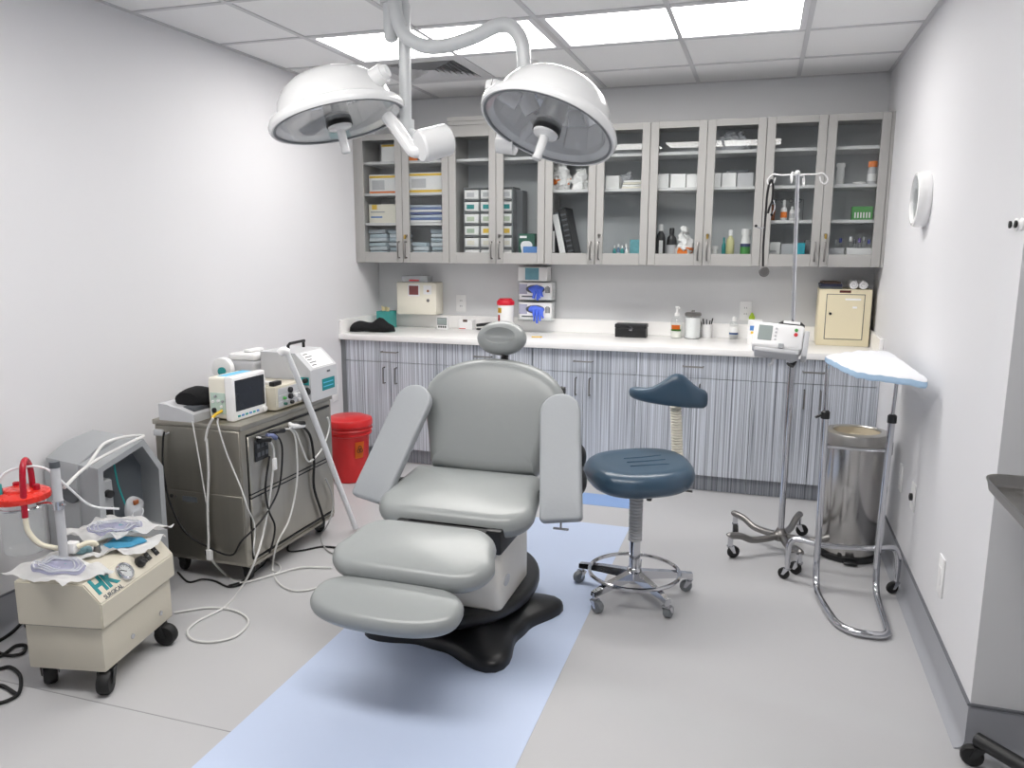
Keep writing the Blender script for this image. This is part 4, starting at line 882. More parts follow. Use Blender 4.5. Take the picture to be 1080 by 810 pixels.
# ================================================================ mayo stand
MX, MY = .43, 3.60
t = E('instrument_stand', 'chrome instrument tray stand with U-shaped foot before the steel bin', 'instrument stand', (MX, MY, 0))
hx = .128
g = G(); g.tube([(-hx - .005, 0, .80), (-hx, 0, .5), (-hx + .004, 0, .2), (-hx + .004, -.01, .10), (-hx + .006, -.05, .035), (-hx + .012, -.14, .02), (-hx + .05, -.33, .018), (-hx + .078, -.40, .018), (-hx + .125, -.44, .018), (hx - .05, -.445, .018), (hx - .012, -.42, .018), (hx - .004, -.35, .018), (hx - .004, -.14, .02), (hx - .004, -.05, .035), (hx - .004, -.01, .10), (hx - .004, 0, .2), (hx, 0, .5), (hx + .005, 0, .80)], .0145, 12, sub=5); part('frame_tube', g, M_chrome, t)
g = G(); g.tube([(-.245, .04, .075), (-.245, .04, .15), (-.235, .04, .19), (-.20, .035, .205), (-.1, .02, .195), (.1, .02, .205), (.18, .035, .212), (.205, .04, .195), (.215, .04, .15), (.215, .04, .075)], .0135, 10, sub=5); part('cross_bar', g, M_chrome, t)
part('brace', G().tube([(-hx - .002, .005, .66), (0, .012, .655), (hx + .002, .005, .66)], .009, 8, sub=3), M_chrome, t)
caster(t, -.245, .04, .078, .027, .02, 2.6, M_rubber, M_chrome); caster(t, .215, .04, .078, .027, .02, 3.6, M_rubber, M_chrome)
for s in (-1, 1):
    part('rod', G().cyl((s * (hx + .005), 0, .79), (s * (hx + .012), 0, 1.022), .0075, n=12), M_chrome, t)
    part('clamp', G().lathe([(.019, .785), (.019, .815), (.011, .822)], 14, T(s * (hx + .005), 0, 0)), M_black, t)
part('clamp_screw', G().tube([(-hx - .02, 0, .80), (-hx - .045, -.01, .79)], .006, 8), M_black, t)
tr = [(x - MX, y - MY) for x, y in ((.302, 3.87), (.395, 3.43), (.622, 3.285), (.603, 4.06), (.51, 4.13))]
def rpoly(P, r, n=5):
    out = []
    for i in range(len(P)):
        p = Vector(P[i]); a = (Vector(P[i - 1]) - p).normalized(); b = (Vector(P[(i + 1) % len(P)]) - p).normalized()
        for k in range(n + 1):
            u = k / n; q = p + a * r * (1 - u) ** 2 + b * r * u ** 2; out.append((q.x, q.y))
    return out
def sub_poly(o, step=.03):
    res = []
    for i, p in enumerate(o):
        q = o[(i + 1) % len(o)]; d = math.hypot(q[0] - p[0], q[1] - p[1]); k = max(1, int(d / step))
        for j in range(k): res.append((p[0] + (q[0] - p[0]) * j / k, p[1] + (q[1] - p[1]) * j / k))
    return res
o = sub_poly(rpoly(tr, .045), .02)
g = G(); g.cushion(o, .014, .005, 0, T(0, 0, 1.014), rings=2); part('tray', g, M_steel, t)
d = E('sterile_drape', 'white drape with pale blue underside covering the instrument tray', 'drape', (MX, MY, 1.03))
c = Vector((sum(p[0] for p in o) / len(o), sum(p[1] for p in o) / len(o)))
def drape(dz, ks):
    g = G(); rings = []
    for k, z in ks:
        rings.append([Vector((c.x + (p[0] - c.x) * k, c.y + (p[1] - c.y) * k, z + dz + (.008 * noise.noise(Vector((p[0] * 22, p[1] * 22, k * 3))) * (1 if k > .9 else .2)))) for p in o])
    g.ring_skin(rings); return g
part('upper_side', drape(.004, [(.2, .002), (.5, .001), (.75, .002), (.92, .0), (1.0, -.003), (1.05, -.008), (1.06, -.011), (1.02, -.012), (.9, -.0035)]), M_drape, d)
part('under_fold', drape(.0, [(1.0, -.004), (1.055, -.008), (1.065, -.024), (1.05, -.032), (1.035, -.03), (1.03, -.01)]), M_drapeb, d)
M_drum = mat('polished_drum', (186, 184, 182), .2, 1., scale=24, stretch=(1, 1, .02), var=.22, rvar=.1)
# ================================================================ steel waste bin
t = E('steel_bin', 'tall cylindrical stainless steel waste bin by the right wall', 'bin', (.483, 4.065, 0))
part('base_ring', G().lathe([(.14, 0), (.147, .004), (.147, .03), (.14, .034)], 40), M_black, t)
part('drum', G().lathe([(.138, .032), (.14, .036), (.14, .575), (.137, .578)], 48), M_drum, t)
part('lid_ring', G().lathe([(.141, .576), (.148, .579), (.148, .632), (.145, .638), (.112, .642), (.108, .637), (.108, .58), (.141, .576)], 48, caps=False), M_steel, t)
part('liner', G().lathe([(.1075, .632), (.104, .60), (.001, .595), (.001, .585), (.1075, .585)], 30, caps=False), mat('liner_tan', (190, 180, 160), .7), t)
part('hinge', G().box(.13, .165, -.03, .012, .53, .60, .006, 2), M_black, t)
part('pedal', G().box(-.03, .03, -.18, -.13, .008, .02, .003, 1), M_black, t)
# ================================================================ right wall pieces
t = E('wall_clock', 'round white wall clock on the right wall', 'clock', (XR, 3.94, 1.735))
Mw = frame((0, -1, 0), (0, 0, 1), (-1, 0, 0), (-.001, 0, 0))
part('case', G().lathe([(.118, 0), (.12, .01), (.12, .04), (.115, .052), (.104, .054), (.102, .046), (.102, .02), (.001, .02)], 44, Mw), M_gloss, t)
fc = part('dial', G().lathe([(.101, .021), (.101, .0225), (.001, .0225)], 40, Mw), M_lgrey, t)
for k in range(12): part('hour_mark', G().box(-.003, .003, .078, .094, .0225, .0235, M=Mw @ RZ(k * PI / 6)), M_dgrey, fc)
for a, l, w_ in ((.9, .055, .004), (3.1, .08, .003)): part('hand', G().box(-w_, w_, -.012, l, .026, .028, M=Mw @ RZ(a)), M_black, t)
part('crystal', G().lathe([(.102, .044), (.102, .046), (.001, .046)], 40, Mw), M_acryl, t)
def plate(name, label, c_, M, w_=.074, h_=.118, kind=None, grp='wall plates'):
    t = E(name, label, c_, M.translation, group=grp); R = M.to_3x3().to_4x4()
    p = part('cover', G().box(-w_ / 2, w_ / 2, -h_ / 2, h_ / 2, .0005, .007, .0025, 2, M=R), M_white, t)
    if kind == 'duplex':
        for s in (-1, 1):
            q = part('socket', G().cushion(rrect(.034, .034, .028, .01, 4), .003, .001, 0, R @ T(0, s * .02, .0065), rings=1), M_paper, p)
            g = G(); g.box(-.008, -.005, s * .02 - .005, s * .02 + .006, .009, .0102, M=R); g.box(.005, .008, s * .02 - .005, s * .02 + .006, .009, .0102, M=R); part('slots', g, M_dgrey, p)
    if kind == 'jack': part('jack', G().lathe([(.016, 0), (.016, .012), (.011, .013), (.01, .006), (.001, .006)], 20, R @ T(0, -.002, .006)), M_black, p)
    if kind == 'rocker': part('rocker', G().box(-.017, .017, -.033, .033, .006, .010, .001, 1, M=R), M_white, p)
    return t
WL = lambda y, z: frame((0, -1, 0), (0, 0, 1), (-1, 0, 0), (XR, y, z))
plate('blank_plate', 'white blank wall plate behind the steel bin', 'wall plate', WL(3.93, .455), .075, .125)
plate('jack_plate', 'white wall plate with a black round jack on the right wall', 'wall plate', WL(3.61, .463), .078, .12, 'jack')
plate('tall_plate', 'tall white blank plate low on the right wall, nearest the corner', 'wall plate', WL(2.995, .36), .075, .145, 'rocker')
plate('left_plate', 'white wall plate on the left wall above the red bin', 'wall plate', frame((0, 1, 0), (0, 0, 1), (1, 0, 0), (XL, 4.745, .505)), .07, .115)
for y, z, lab in ((2.575, 1.592, 'small white round coat hook with dark centre, farther from the wall corner'), (2.522, 1.592, 'small white round coat hook right at the wall corner')):
    t = E('coat_hook', lab, 'coat hook', (XR, y, z), group='coat hooks on the right wall'); R = frame((0, -1, 0), (0, 0, 1), (-1, 0, 0), (0, 0, 0))
    part('rose', G().lathe([(.018, .0005), (.018, .005), (.012, .008), (.008, .011), (.008, .014)], 20, R), M_white, t); part('tip', G().lathe([(.008, .014), (.0105, .016), (.0105, .020), (.001, .021)], 16, R), M_black, t)
# ================================================================ steel tray table at the right edge
t = E('tray_table', 'steel tray table on a black wheeled base at the right picture edge', 'tray table', (.925, 2.16, 0))
def tray():
    g = G(); o = rrect(.60, .60, .52, .05, 6); L = []
    for k, z in ((.97, .868), (.985, .872), (1.0, .90), (1.012, .903), (1.016, .899), (1.012, .895), (1.004, .894), (.99, .868), (.972, .863)): L.append([Vector((x * k, y * k, z)) for x, y in o])
    g.ring_skin(L, True, True); return g
part('tray', tray(), M_steel, t)
part('column', G().cyl((.02, -.02, .07), (.02, -.02, .863), .022, n=18), M_chrome, t)
for k in range(4):
    a = math.radians(132 + 90 * k); d = Vector((math.cos(a), math.sin(a), 0)); g = G()
    g.tube([Vector((.02, -.02, .085)) + d * .02, Vector((.02, -.02, .085)) + d * .18, Vector((.02, -.02, .082)) + d * .385], .022, 10, sub=3); part('base_leg', g, M_black, t)
    caster(t, .02 + d.x * .372, -.02 + d.y * .372, .075, .032, .026, a + .6, M_rubber, M_black)
# ================================================================ things on the counter (top .915)
ZK = .915
g = G(); rings = []
for i in range(19):
    u = i / 18; x = -.155 + .31 * u; hh = .032 + .026 * math.exp(-((u - .68) / .12) ** 2) + .006 * math.sin(u * 7); hh *= math.sqrt(max(.02, 1 - (2 * u - 1) ** 6)); wd_ = .05 * math.sqrt(max(.02, 1 - (2 * u - 1) ** 6))
    rings.append([Vector((x, wd_ * math.cos(a) + .09 * u, max(.0, hh * (1 + math.sin(a)) * 1.0))) for a in [2 * PI * k / 16 for k in range(16)]])
g.ring_skin(rings); one('black_sleeve', g.jitter(.006, 16, 5.), M_fabric, 'folded black fabric sleeve at the left end of the white counter', 'sleeve', (-2.635, 4.94, ZK + .003))
t = E('tissue_box', 'teal tissue box with a cream tissue in the counter corner', 'tissue box', (-2.685, 5.31, ZK))
part('carton', G().box(-.056, .056, -.056, .056, 0, .125, .002, 1), mat('teal_carton', (60, 150, 146), .5, var=.25, scale=22), t)
g = G(); g.grid(lambda u, v: Vector((-.03 + .06 * u + .012 * v * (u - .5), -.01 + .02 * math.sin(u * 6), .124 + .04 * v - .012 * v * abs(math.sin(u * 5)))), 12, 5, .0012); part('tissue', g, mat('cream_tissue', (240, 226, 186), .8), t)
# wall sharps cabinet
t = E('sharps_cabinet', 'cream wall-mounted sharps cabinet with a small dark red window', 'sharps cabinet', (-2.44, YB, 1.02))
hb = part('housing', G().box(-.158, .16, -.14, -.001, 0, .235, .006, 2), M_cream, t)
w_ = part('window_bezel', G().box(-.065, .03, -.1425, -.14, .135, .222, .002, 1), M_gloss, hb); part('window_pane', G().box(-.055, .02, -.144, -.1425, .145, .212), mat('maroon_window', (120, 62, 62), .2), w_)
lk = part('lock_plate', G().box(.06, .125, -.1425, -.14, .15, .215, .002, 1), M_white, hb); part('lock', G().lathe([(.009, 0), (.009, .006), (.001, .007)], 14, FRONT((.098, -.1425, .175))), M_amber, lk)
part('key_lock', G().lathe([(.012, 0), (.012, .005), (.001, .006)], 14, FRONT((.096, -.14, .105))), M_nickel, hb)
tp = part('funnel', G().box(-.125, .085, -.125, -.02, .236, .285, .008, 2), M_bag, t); part('red_lettering', G().box(-.06, .02, -.127, -.1255, .245, .256), M_red, tp)
FW = lambda x, z: frame((1, 0, 0), (0, 0, 1), (0, -1, 0), (x, YB, z))
plate('left_outlet', 'white double socket on the back wall beside the sharps cabinet', 'socket', FW(-2.135, 1.10), .08, .124, 'duplex')
plate('right_outlet', 'white double socket on the back wall above the hand-gel bottle', 'socket', FW(-.095, 1.10), .076, .124, 'duplex')
t = E('air_freshener', 'small bright green plug-in freshener at the right-hand socket', 'air freshener', (-.052, YB - .008, 1.04)); part('vial', G().lathe([(.001, 0), (.018, .004), (.02, .022), (.012, .036), (.006, .05), (.001, .052)], 16, T(0, -.022, 0)), mat('lime', (160, 190, 30), .35), t)
t = E('desk_timer', 'small white desk timer with a grey display on the counter', 'timer', (-2.222, 5.30, ZK)); part('case', G().box(-.044, .044, -.018, .018, 0, .096, .005, 2), M_white, t); part('display', G().box(-.034, .034, -.0195, -.018, .04, .086), M_lcd, t)
for k in range(4): part('key', G().box(-.03 + k * .017, -.018 + k * .017, -.021, -.018, .016, .03, .001, 1), M_black, t)
part('display_rim', G().box(-.037, .037, -.0188, -.018, .036, .09), M_dgrey, t)
t = E('small_carton', 'small white carton with a tab opening beside the timer', 'carton', (-2.068, 5.39, ZK)); part('carton_body', G().box(-.055, .055, -.03, .03, 0, .072, .002, 1), M_paper, t); part('tear_tab', G().box(-.02, .015, -.0312, -.0302, .056, .073), M_wood, t); part('red_stripe', G().box(-.05, .0, -.0308, -.0302, .004, .009), M_red, t)
t = E('stapler', 'black stapler lying behind the headrest of the chair', 'stapler', (-1.92, 5.38, ZK), rz=.1); part('base_plate', G().box(-.065, .065, -.016, .016, 0, .012, .003, 1), M_black, t); part('arm', G().box(-.062, .062, -.014, .014, .03, .052, .006, 2, M=RY(-.12)), M_black, t); part('hinge', G().box(.035, .06, -.015, .015, .012, .035, .003, 1), M_dgrey, t)
t = E('red_lid_container', 'white sharps jar with a red lid behind the headrest', 'sharps jar', (-1.72, 5.25, ZK)); part('jar', G().lathe([(.05, 0), (.052, .004), (.057, .19), (.057, .2)], 28), M_white, t); part('lid', G().lathe([(.06, .198), (.063, .202), (.063, .222), (.052, .236), (.046, .238), (.044, .244), (.001, .244)], 28), mat('crimson_lid', (200, 20, 44), .35), t)
part('hazard_strip', G().grid(lambda u, v: Vector((.0575 * math.cos(math.radians(-140 + 22 * u)), .0575 * math.sin(math.radians(-140 + 22 * u)), .06 + .07 * v)), 5, 2, .001), M_red, t); part('yellow_strip', G().grid(lambda u, v: Vector((.058 * math.cos(math.radians(-143 + 40 * u)), .058 * math.sin(math.radians(-143 + 40 * u)), .145 + .035 * v)), 5, 2, .001), M_yellow, t)
# glove dispenser
t = E('glove_rack', 'clear acrylic rack holding the glove boxes on the back wall', 'rack', (-1.53, YB, ZK))
g = G(); g.box(-.13, .13, -.008, -.003, .001, .36); g.box(-.13, -.126, -.115, -.008, .08, .36); g.box(.126, .13, -.115, -.008, .08, .36)
for z in (.08, .222, .36): g.box(-.126, .126, -.115, -.008, z, z + .004)
for z in (.084, .226): g.box(-.126, .126, -.115, -.112, z, z + .028)
g.box(-.12, .12, -.14, -.008, .001, .005); part('rack_body', g, M_acryl, t)
def blob(seed, droop):
    g = G(); g.ball((0, 0, 0), .058, .022, .024, 20, 12)
    for k, (x, l, lean) in enumerate(((-.005, droop, -.1), (.014, droop * 1.15, .08), (.032, droop * .9, .3), (.045, droop * .6, .6))):
        g.tube([(x, -.01, 0), (x + .01 * lean, -.02, -.02 - l * .4), (x + .03 * lean, -.02, -.02 - l)], .011, 8, sub=3, taper=lambda u: 1 - .35 * u)
    return g.jitter(.010, 30, seed)
for i, (z, lab, c1) in enumerate(((1.005, 'lower white glove box with blue gloves bulging out', 3.), (1.147, 'upper white glove box with blue gloves bulging out', 9.))):
    b = E('glove_box', lab, 'glove box', (-1.53, YB - .06, z), group='boxes in the glove rack')
    part('carton', G().box(-.120, .120, -.048, .048, 0, .122, .002, 1), M_paper, b)
    part('lavender_print', G().box(-.119, -.06, -.0492, -.0484, .04, .11), M_lav, b); part('black_print', G().box(-.10, -.01, -.0492, -.0484, .018, .028), M_dgrey, b)
    g = G()
    for k in range(4): g.box(.075 + k * .009, .081 + k * .009, -.0492, -.0484, .05, .10 - .006 * abs(k - 1.3))
    part('hand_print', g, M_dgrey, b)
    part('slot', G().cushion([(.07 * math.cos(2 * PI * q / 24), .03 * math.sin(2 * PI * q / 24)) for q in range(24)], .002, .0008, 0, FRONT((0, -.0482, .075)), rings=1), M_dgrey, b)
    gl = E('blue_gloves', 'blue nitrile gloves pulled out of the %s glove box' % ('lower' if i == 0 else 'upper'), 'gloves', (-1.525 + .0, YB - .112, z + .075), group='gloves in the rack')
    part('glove_bunch', blob(c1, .065 if i == 0 else .045), M_glove, gl)
b = E('mask_box', 'white box with a teal picture on top of the glove rack', 'box', (-1.55, YB - .06, 1.2795)); part('carton', G().box(-.108, .108, -.05, .05, 0, .098, .002, 1), M_paper, b); part('picture', G().box(-.055, .045, -.0512, -.0504, .008, .092), mat('dusty_teal', (110, 160, 176), .5, var=.2), b)
one('yellow_card', G().box(-.035, .035, -.012, .012, 0, .006, .001, 1), M_yellow, 'small yellow slip lying on the counter below the gloves', 'slip', (-1.435, 5.06, ZK), rz=.1)
t = E('black_case', 'black box with a small silver clasp on the counter', 'box', (-.832, 5.30, ZK)); part('body', G().box(-.105, .105, -.05, .05, 0, .062, .004, 2), M_black, t); part('lid', G().box(-.107, .107, -.052, .052, .0635, .09, .005, 2), M_black, t); part('clasp', G().box(-.012, .012, -.0545, -.0515, .045, .075, .001, 1), M_chrome, t)
t = E('soap_pump', 'clear soap pump bottle with orange flower label on the counter', 'soap bottle', (-.533, 5.33, ZK)); part('bottle', G().lathe([(.001, 0), (.036, 0), (.039, .005), (.039, .12), (.03, .135), (.014, .142), (.014, .15), (.001, .15)], 22), M_clearp, t); part('soap', G().lathe([(.001, .003), (.035, .003), (.036, .09), (.001, .09)], 20), mat('soap_milk', (236, 236, 228), .4), t)
part('pump', G().lathe([(.016, .148), (.016, .168), (.006, .17), (.006, .20), (.012, .202), (.012, .212), (.001, .212)], 16), M_white, t); part('spout', G().tube([(0, 0, .207), (.012, -.02, .207), (.018, -.034, .2)], .005, 8, sub=2), M_white, t)
part('flower_label', G().grid(lambda u, v: Vector((.0396 * math.cos(math.radians(-140 + 90 * u)), .0396 * math.sin(math.radians(-140 + 90 * u)), .055 + .035 * v)), 8, 2, .0005), M_orange, t); part('leaf_label', G().grid(lambda u, v: Vector((.0398 * math.cos(math.radians(-145 + 105 * u)), .0398 * math.sin(math.radians(-145 + 105 * u)), .05 + .012 * v)), 8, 1, .0005), M_green, t)
t = E('cotton_jar', 'glass jar of white cotton with a metal lid on the counter', 'jar', (-.428, 5.335, ZK)); part('glass', G().lathe([(.001, 0), (.05, 0), (.053, .004), (.053, .15), (.05, .155), (.0485, .15), (.0505, .006), (.001, .004)], 26), M_acryl, t)
g = G(); g.lathe([(.001, .005), (.048, .006), (.048, .14), (.03, .148), (.001, .147)], 22); part('cotton', g.jitter(.006, 40, 2.), M_paper, t); part('lid', G().lathe([(.054, .153), (.055, .157), (.055, .17), (.045, .175), (.012, .177), (.01, .19), (.001, .191)], 24), M_nickel, t)
t = E('tool_cup', 'white cup with dark pens and tools next to the cotton jar', 'cup', (-.338, 5.385, ZK)); part('cup', G().lathe([(.001, 0), (.032, 0), (.034, .003), (.035, .095), (.033, .095), (.032, .006), (.001, .005)], 22), M_white, t)
for (x, y, lx, ly, h, m) in ((-.01, 0, -.03, .0, .13, M_black), (.0, .01, -.004, .01, .125, M_dgrey), (.012, 0, .04, .0, .135, M_black), (-.016, -.01, -.045, -.005, .115, M_nickel), (.01, -.01, .022, -.01, .12, M_black)): part('pen', G().tube([(x, y, .01), (lx * .9, ly, h)], .0042, 8), m, t)
t = E('hand_gel', 'small clear gel bottle with blue label near the right socket', 'bottle', (-.163, 5.39, ZK)); part('bottle', G().lathe([(.001, 0), (.027, 0), (.029, .004), (.029, .10), (.024, .115), (.01, .12), (.001, .12)], 20), M_clearp, t); part('cap', G().lathe([(.012, .118), (.012, .14), (.007, .15), (.001, .152)], 16), M_white, t); part('blue_band', G().lathe([(.0294, .032), (.0294, .042)], 20), mat('navy_print', (60, 90, 140), .5), t); part('white_label', G().lathe([(.0293, .045), (.0293, .085)], 20), M_paper, t)
t = E('sticker_card', 'small card with a blue and yellow logo behind the pole monitor', 'card', (-.035, 5.10, ZK)); part('card', G().box(-.035, .05, -.004, .0, 0, .16, .001, 1, M=RX(-.15)), M_white, t); part('blue_mark', G().box(-.022, .012, -.005, -.004, .09, .12, M=RX(-.15)), M_bluep, t); part('yellow_mark', G().box(-.016, .012, -.005, -.004, .07, .085, M=RX(-.15)), M_yellow, t)
# narcotics locker
t = E('steel_locker', 'small tan steel lock cabinet on the right end of the counter', 'locker', (.495, 5.325, ZK))
part('body', G().box(-.152, .152, -.10, .10, 0, .352, .004, 2), M_tan, t); part('door_gap', G().box(-.108, .113, -.101, -.10, .04, .322), M_dgrey, t)
dr = part('door', G().box(-.104, .109, -.104, -.10, .044, .318, .002, 1), M_tan, t); part('keyhole', G().lathe([(.008, 0), (.008, .006), (.001, .007)], 14, FRONT((-.08, -.104, .20))), M_black, dr); part('door_label', G().box(.0, .09, -.1048, -.1042, .285, .296), M_paper, dr)
part('scuff', G().box(.045, .07, -.1046, -.1042, .235, .247), M_paper, dr); part('name_plate', G().box(-.035, .03, -.1012, -.1, .33, .345), mat('plate_maroon', (96, 48, 44), .4), t)
for k, (z, m, w2, h2, lab) in enumerate(((0, M_dgrey, .13, .014, 'grey folder at the bottom of the pile on the tan locker'), (.0145, mat('book_navy', (48, 52, 78), .6), .125, .016, 'navy folder in the middle of the pile on the tan locker'), (.031, M_wood, .10, .012, 'brown book on top of the pile on the tan locker'))):
    b = E('folder', lab, 'folder', (.41, 5.32, ZK + .3525 + z), rz=.05 * k - .03, group='pile on the tan locker'); part('cover', G().box(-w2 / 2, w2 / 2, -.09, .09, 0, h2, .002, 1), m, b); part('pages', G().box(-w2 / 2 + .004, w2 / 2 + .001, -.0885, .0885, .002, h2 - .002), M_paper, b)
for k, (x, lab) in enumerate(((.538, 'rolled white towel next to the folders on the tan locker'), (.592, 'rolled white towel at the wall end of the tan locker'))):
    b = E('rolled_towel', lab, 'towel', (x, 5.31, ZK + .3525), group='rolled towels'); sp_ = [Vector(((.004 + .0009 * i) * math.cos(i * .42), 0, .0265 + (.004 + .0009 * i) * math.sin(i * .42))) for i in range(25)]
    part('roll', G().lathe([(.0245, 0), (.026, .004), (.026, .166), (.0245, .17)], 22, T(0, .085, .0265) @ RX(PI / 2)), M_paper, b); part('spiral_edge', G().tube([p + Vector((0, -.0855, 0)) for p in sp_], .0016, 5), M_lgrey, b)
# ================================================================ things inside the wall cupboards
S0, S1, S2, S3 = 1.4225, 1.6845, 1.8925, 2.1105
def carton(x0, x1, z, h, m, label, y0=5.21, dep=.16, bands=(), name='carton', c='box', group=None):
    t = E(name, label, c, ((x0 + x1) / 2, y0 + dep / 2, z), group=group); hw = (x1 - x0) / 2
    part('carton_body', G().box(-hw, hw, -dep / 2, dep / 2, 0, h, .002, 1), m, t)
    for (a, b, c0, c1, mm) in bands: part('print', G().box(-hw + a * 2 * hw, -hw + b * 2 * hw, -dep / 2 - .0008, -dep / 2 - .0001, h * c0, h * c1), mm, t)
    return t
GB = 'cartons in the left corner cupboard'
Yb = (.02, .98, .86, .98, M_yellow); Ob = (.02, .98, .02, .12, M_orange)
carton(-2.642, -2.463, S3, .123, M_paper, 'white carton with yellow top edge on the top shelf of the corner cupboard', bands=(Yb,), group=GB)
carton(-2.747, -2.50, S2, .133, M_paper, 'white carton with yellow and orange bands on the second shelf, left door', bands=((.02, .98, .82, .94, M_yellow), Ob, (.1, .5, .2, .7, M_lgrey)), group=GB)
carton(-2.754, -2.50, S1, .133, M_cream, 'cream carton with an orange corner square above the blue packs', bands=((.1, .26, .72, .98, M_yellow), (.06, .5, .56, .62, M_grey), (.06, .42, .28, .36, M_bluep)), group=GB)
carton(-2.43, -2.20, S3, .07, M_dgrey, 'flat dark carton with an orange end behind the lamp joint', bands=((.0, .3, .0, .5, M_orange),), group=GB)
carton(-2.438, -2.16, S2, .139, M_paper, 'white carton with two yellow bands behind the second door', bands=((.02, .98, .84, .96, M_yellow), (.02, .98, .02, .15, M_yellow), (.1, .5, .25, .7, M_lgrey)), group=GB)
cols = [M_paper, mat('linen_blue', (110, 130, 176), .8), mat('linen_pale', (196, 208, 220), .8), mat('linen_navy', (84, 100, 150), .8)]
for k in range(7):
    g = G(); g.box(-.125, .125, -.09, .09, 0, .017, .006, 2); one('folded_sheet', g.jitter(.006, 14, k + 1.), cols[k % 4], 'folded %s sheet, layer %s from the bottom of the linen pile' % (('white', 'blue', 'pale blue', 'navy')[k % 4], ('first', 'second', 'third', 'fourth', 'fifth', 'sixth', 'top')[k]), 'sheet', (-2.31 + .004 * (k % 3), 5.30, S1 + k * .0176 + .003), 'folded sheets')
pk = [mat('pack_grey', (204, 213, 220), .6, var=.15, scale=30), mat('pack_blue', (182, 198, 208), .6, var=.15, scale=30)]
words = ('lowest', 'second', 'third', 'fourth', 'fifth', 'sixth', 'seventh')
for si, (x0, x1, n, place) in enumerate(((-2.765, -2.625, 7, 'leftmost pile'), (-2.605, -2.48, 7, 'pile beside the first handle'), (-2.42, -2.30, 4, 'low pile behind the second door'), (-2.275, -2.16, 7, 'pile at the partition'))):
    for k in range(n):
        g = G(); hw = (x1 - x0) / 2; g.box(-hw, hw, -.07, .07, 0, .028, .008, 2); one('sterile_pack', g.jitter(.007, 16, si * 9 + k), pk[(k + si) % 2], 'pale blue-grey sterile pack, %s in the %s' % (words[k], place), 'pack', ((x0 + x1) / 2 + .005 * ((k * 7) % 3 - 1), 5.29, S0 + .003 + k * .031), 'sterile packs in the corner cupboard')
# drawer organizer
t = E('drawer_organizer', 'grey organizer of small labelled drawers in the second wall cupboard', 'organizer', (-1.84, 5.31, S0))
g = G(); W_, H_ = .36, .50; g.box(-W_ / 2, -W_ / 2 + .008, -.09, .09, 0, H_); g.box(W_ / 2 - .008, W_ / 2, -.09, .09, 0, H_); g.box(-W_ / 2, W_ / 2, .085, .09, 0, H_)
for k in range(7): g.box(-W_ / 2, W_ / 2, -.088, .09, k * (H_ - .008) / 6, k * (H_ - .008) / 6 + .008)
for k in (1, 2): g.box(-W_ / 2 + k * W_ / 3 - .003, -W_ / 2 + k * W_ / 3 + .003, -.088, .09, 0, H_)
part('housing', g, M_mgrey, t); dcol = [M_paper, M_teal, M_cream, M_yellow, M_paper, M_lav]
for r in range(6):
    for c in range(3):
        x = -W_ / 2 + (c + .5) * W_ / 3; z = H_ - .012 - (r + 1) * (H_ - .008) / 6 + .012
        d = part('drawer', G().box(x - .052, x + .052, -.094, .07, z + .004, z + .066, .003, 1), M_paper, t)
        part('drawer_label', G().box(x - .035, x + .02 + .01 * c, -.0955, -.0942, z + .018, z + .048), [M_lgrey, M_teal, mat('sage', (190, 204, 180), .6), M_yellow if c else mat('sage2', (170, 190, 170), .6), M_cream, M_lgrey][r], d)
part('side_flap', G().box(.182, .23, -.02, .09, 0, H_ - .02, .002, 1), M_dgrey, t)
t = E('green_glove_carton', 'dark green carton with a white oval window in the second cupboard', 'box', (-1.555, 5.25, S0)); part('carton_body', G().box(-.058, .058, -.04, .04, 0, .185, .002, 1), M_dgreen, t); part('white_window', G().cushion(rrect(.07, .085, .1, .03, 5), .001, .0004, 0, FRONT((-.002, -.0402, .085)), rings=1), M_paper, t); part('white_print', G().box(-.05, .0, -.0412, -.0402, .155, .17), M_paper, t)
carton(-1.57, -1.465, S0, .098, M_bluep, 'small blue box in front of the dark green carton', 5.17, .03)
# binders
def binder(x, lean, wd_, ht, m, label, ms=None, dy=0.):
    t = E('ring_binder', label, 'binder', (x, 5.30 + dy, S0 + .001), group='binders'); R = RY(lean)
    cv = part('cover', G().box(-wd_ / 2, wd_ / 2, -.10, .10, 0, ht, .003, 1, M=R), m, t)
    if ms: part('spine_label', G().box(-wd_ / 2 + .004, wd_ / 2 - .004, -.1012, -.1, .01, ht - .012, M=R), ms, t)
    return t
b = binder(-1.366, 0., .04, .25, M_black, 'black upright binder with narrow white label, leftmost in its cupboard', None); part('spine_label', G().box(-.012, .012, -.1012, -.1, .06, .20), M_paper, b)
binder(-1.285, -.22, .048, .33, M_dgrey, 'leaning white-spined binder among the dark ones', M_paper)
b = binder(-1.228, -.22, .048, .36, M_black, 'leaning black binder with ribbed spine, rightmost of the three')
for k in range(9): part('rib', G().box(-.018, .018, -.1025, -.1, .03 + k * .035, .042 + k * .035, .001, 1, M=RY(-.22)), M_dgrey, b)
carton(-1.10, -1.075, S0, .11, M_bluep, 'thin blue box standing beside the leaning binders', 5.22, .14)
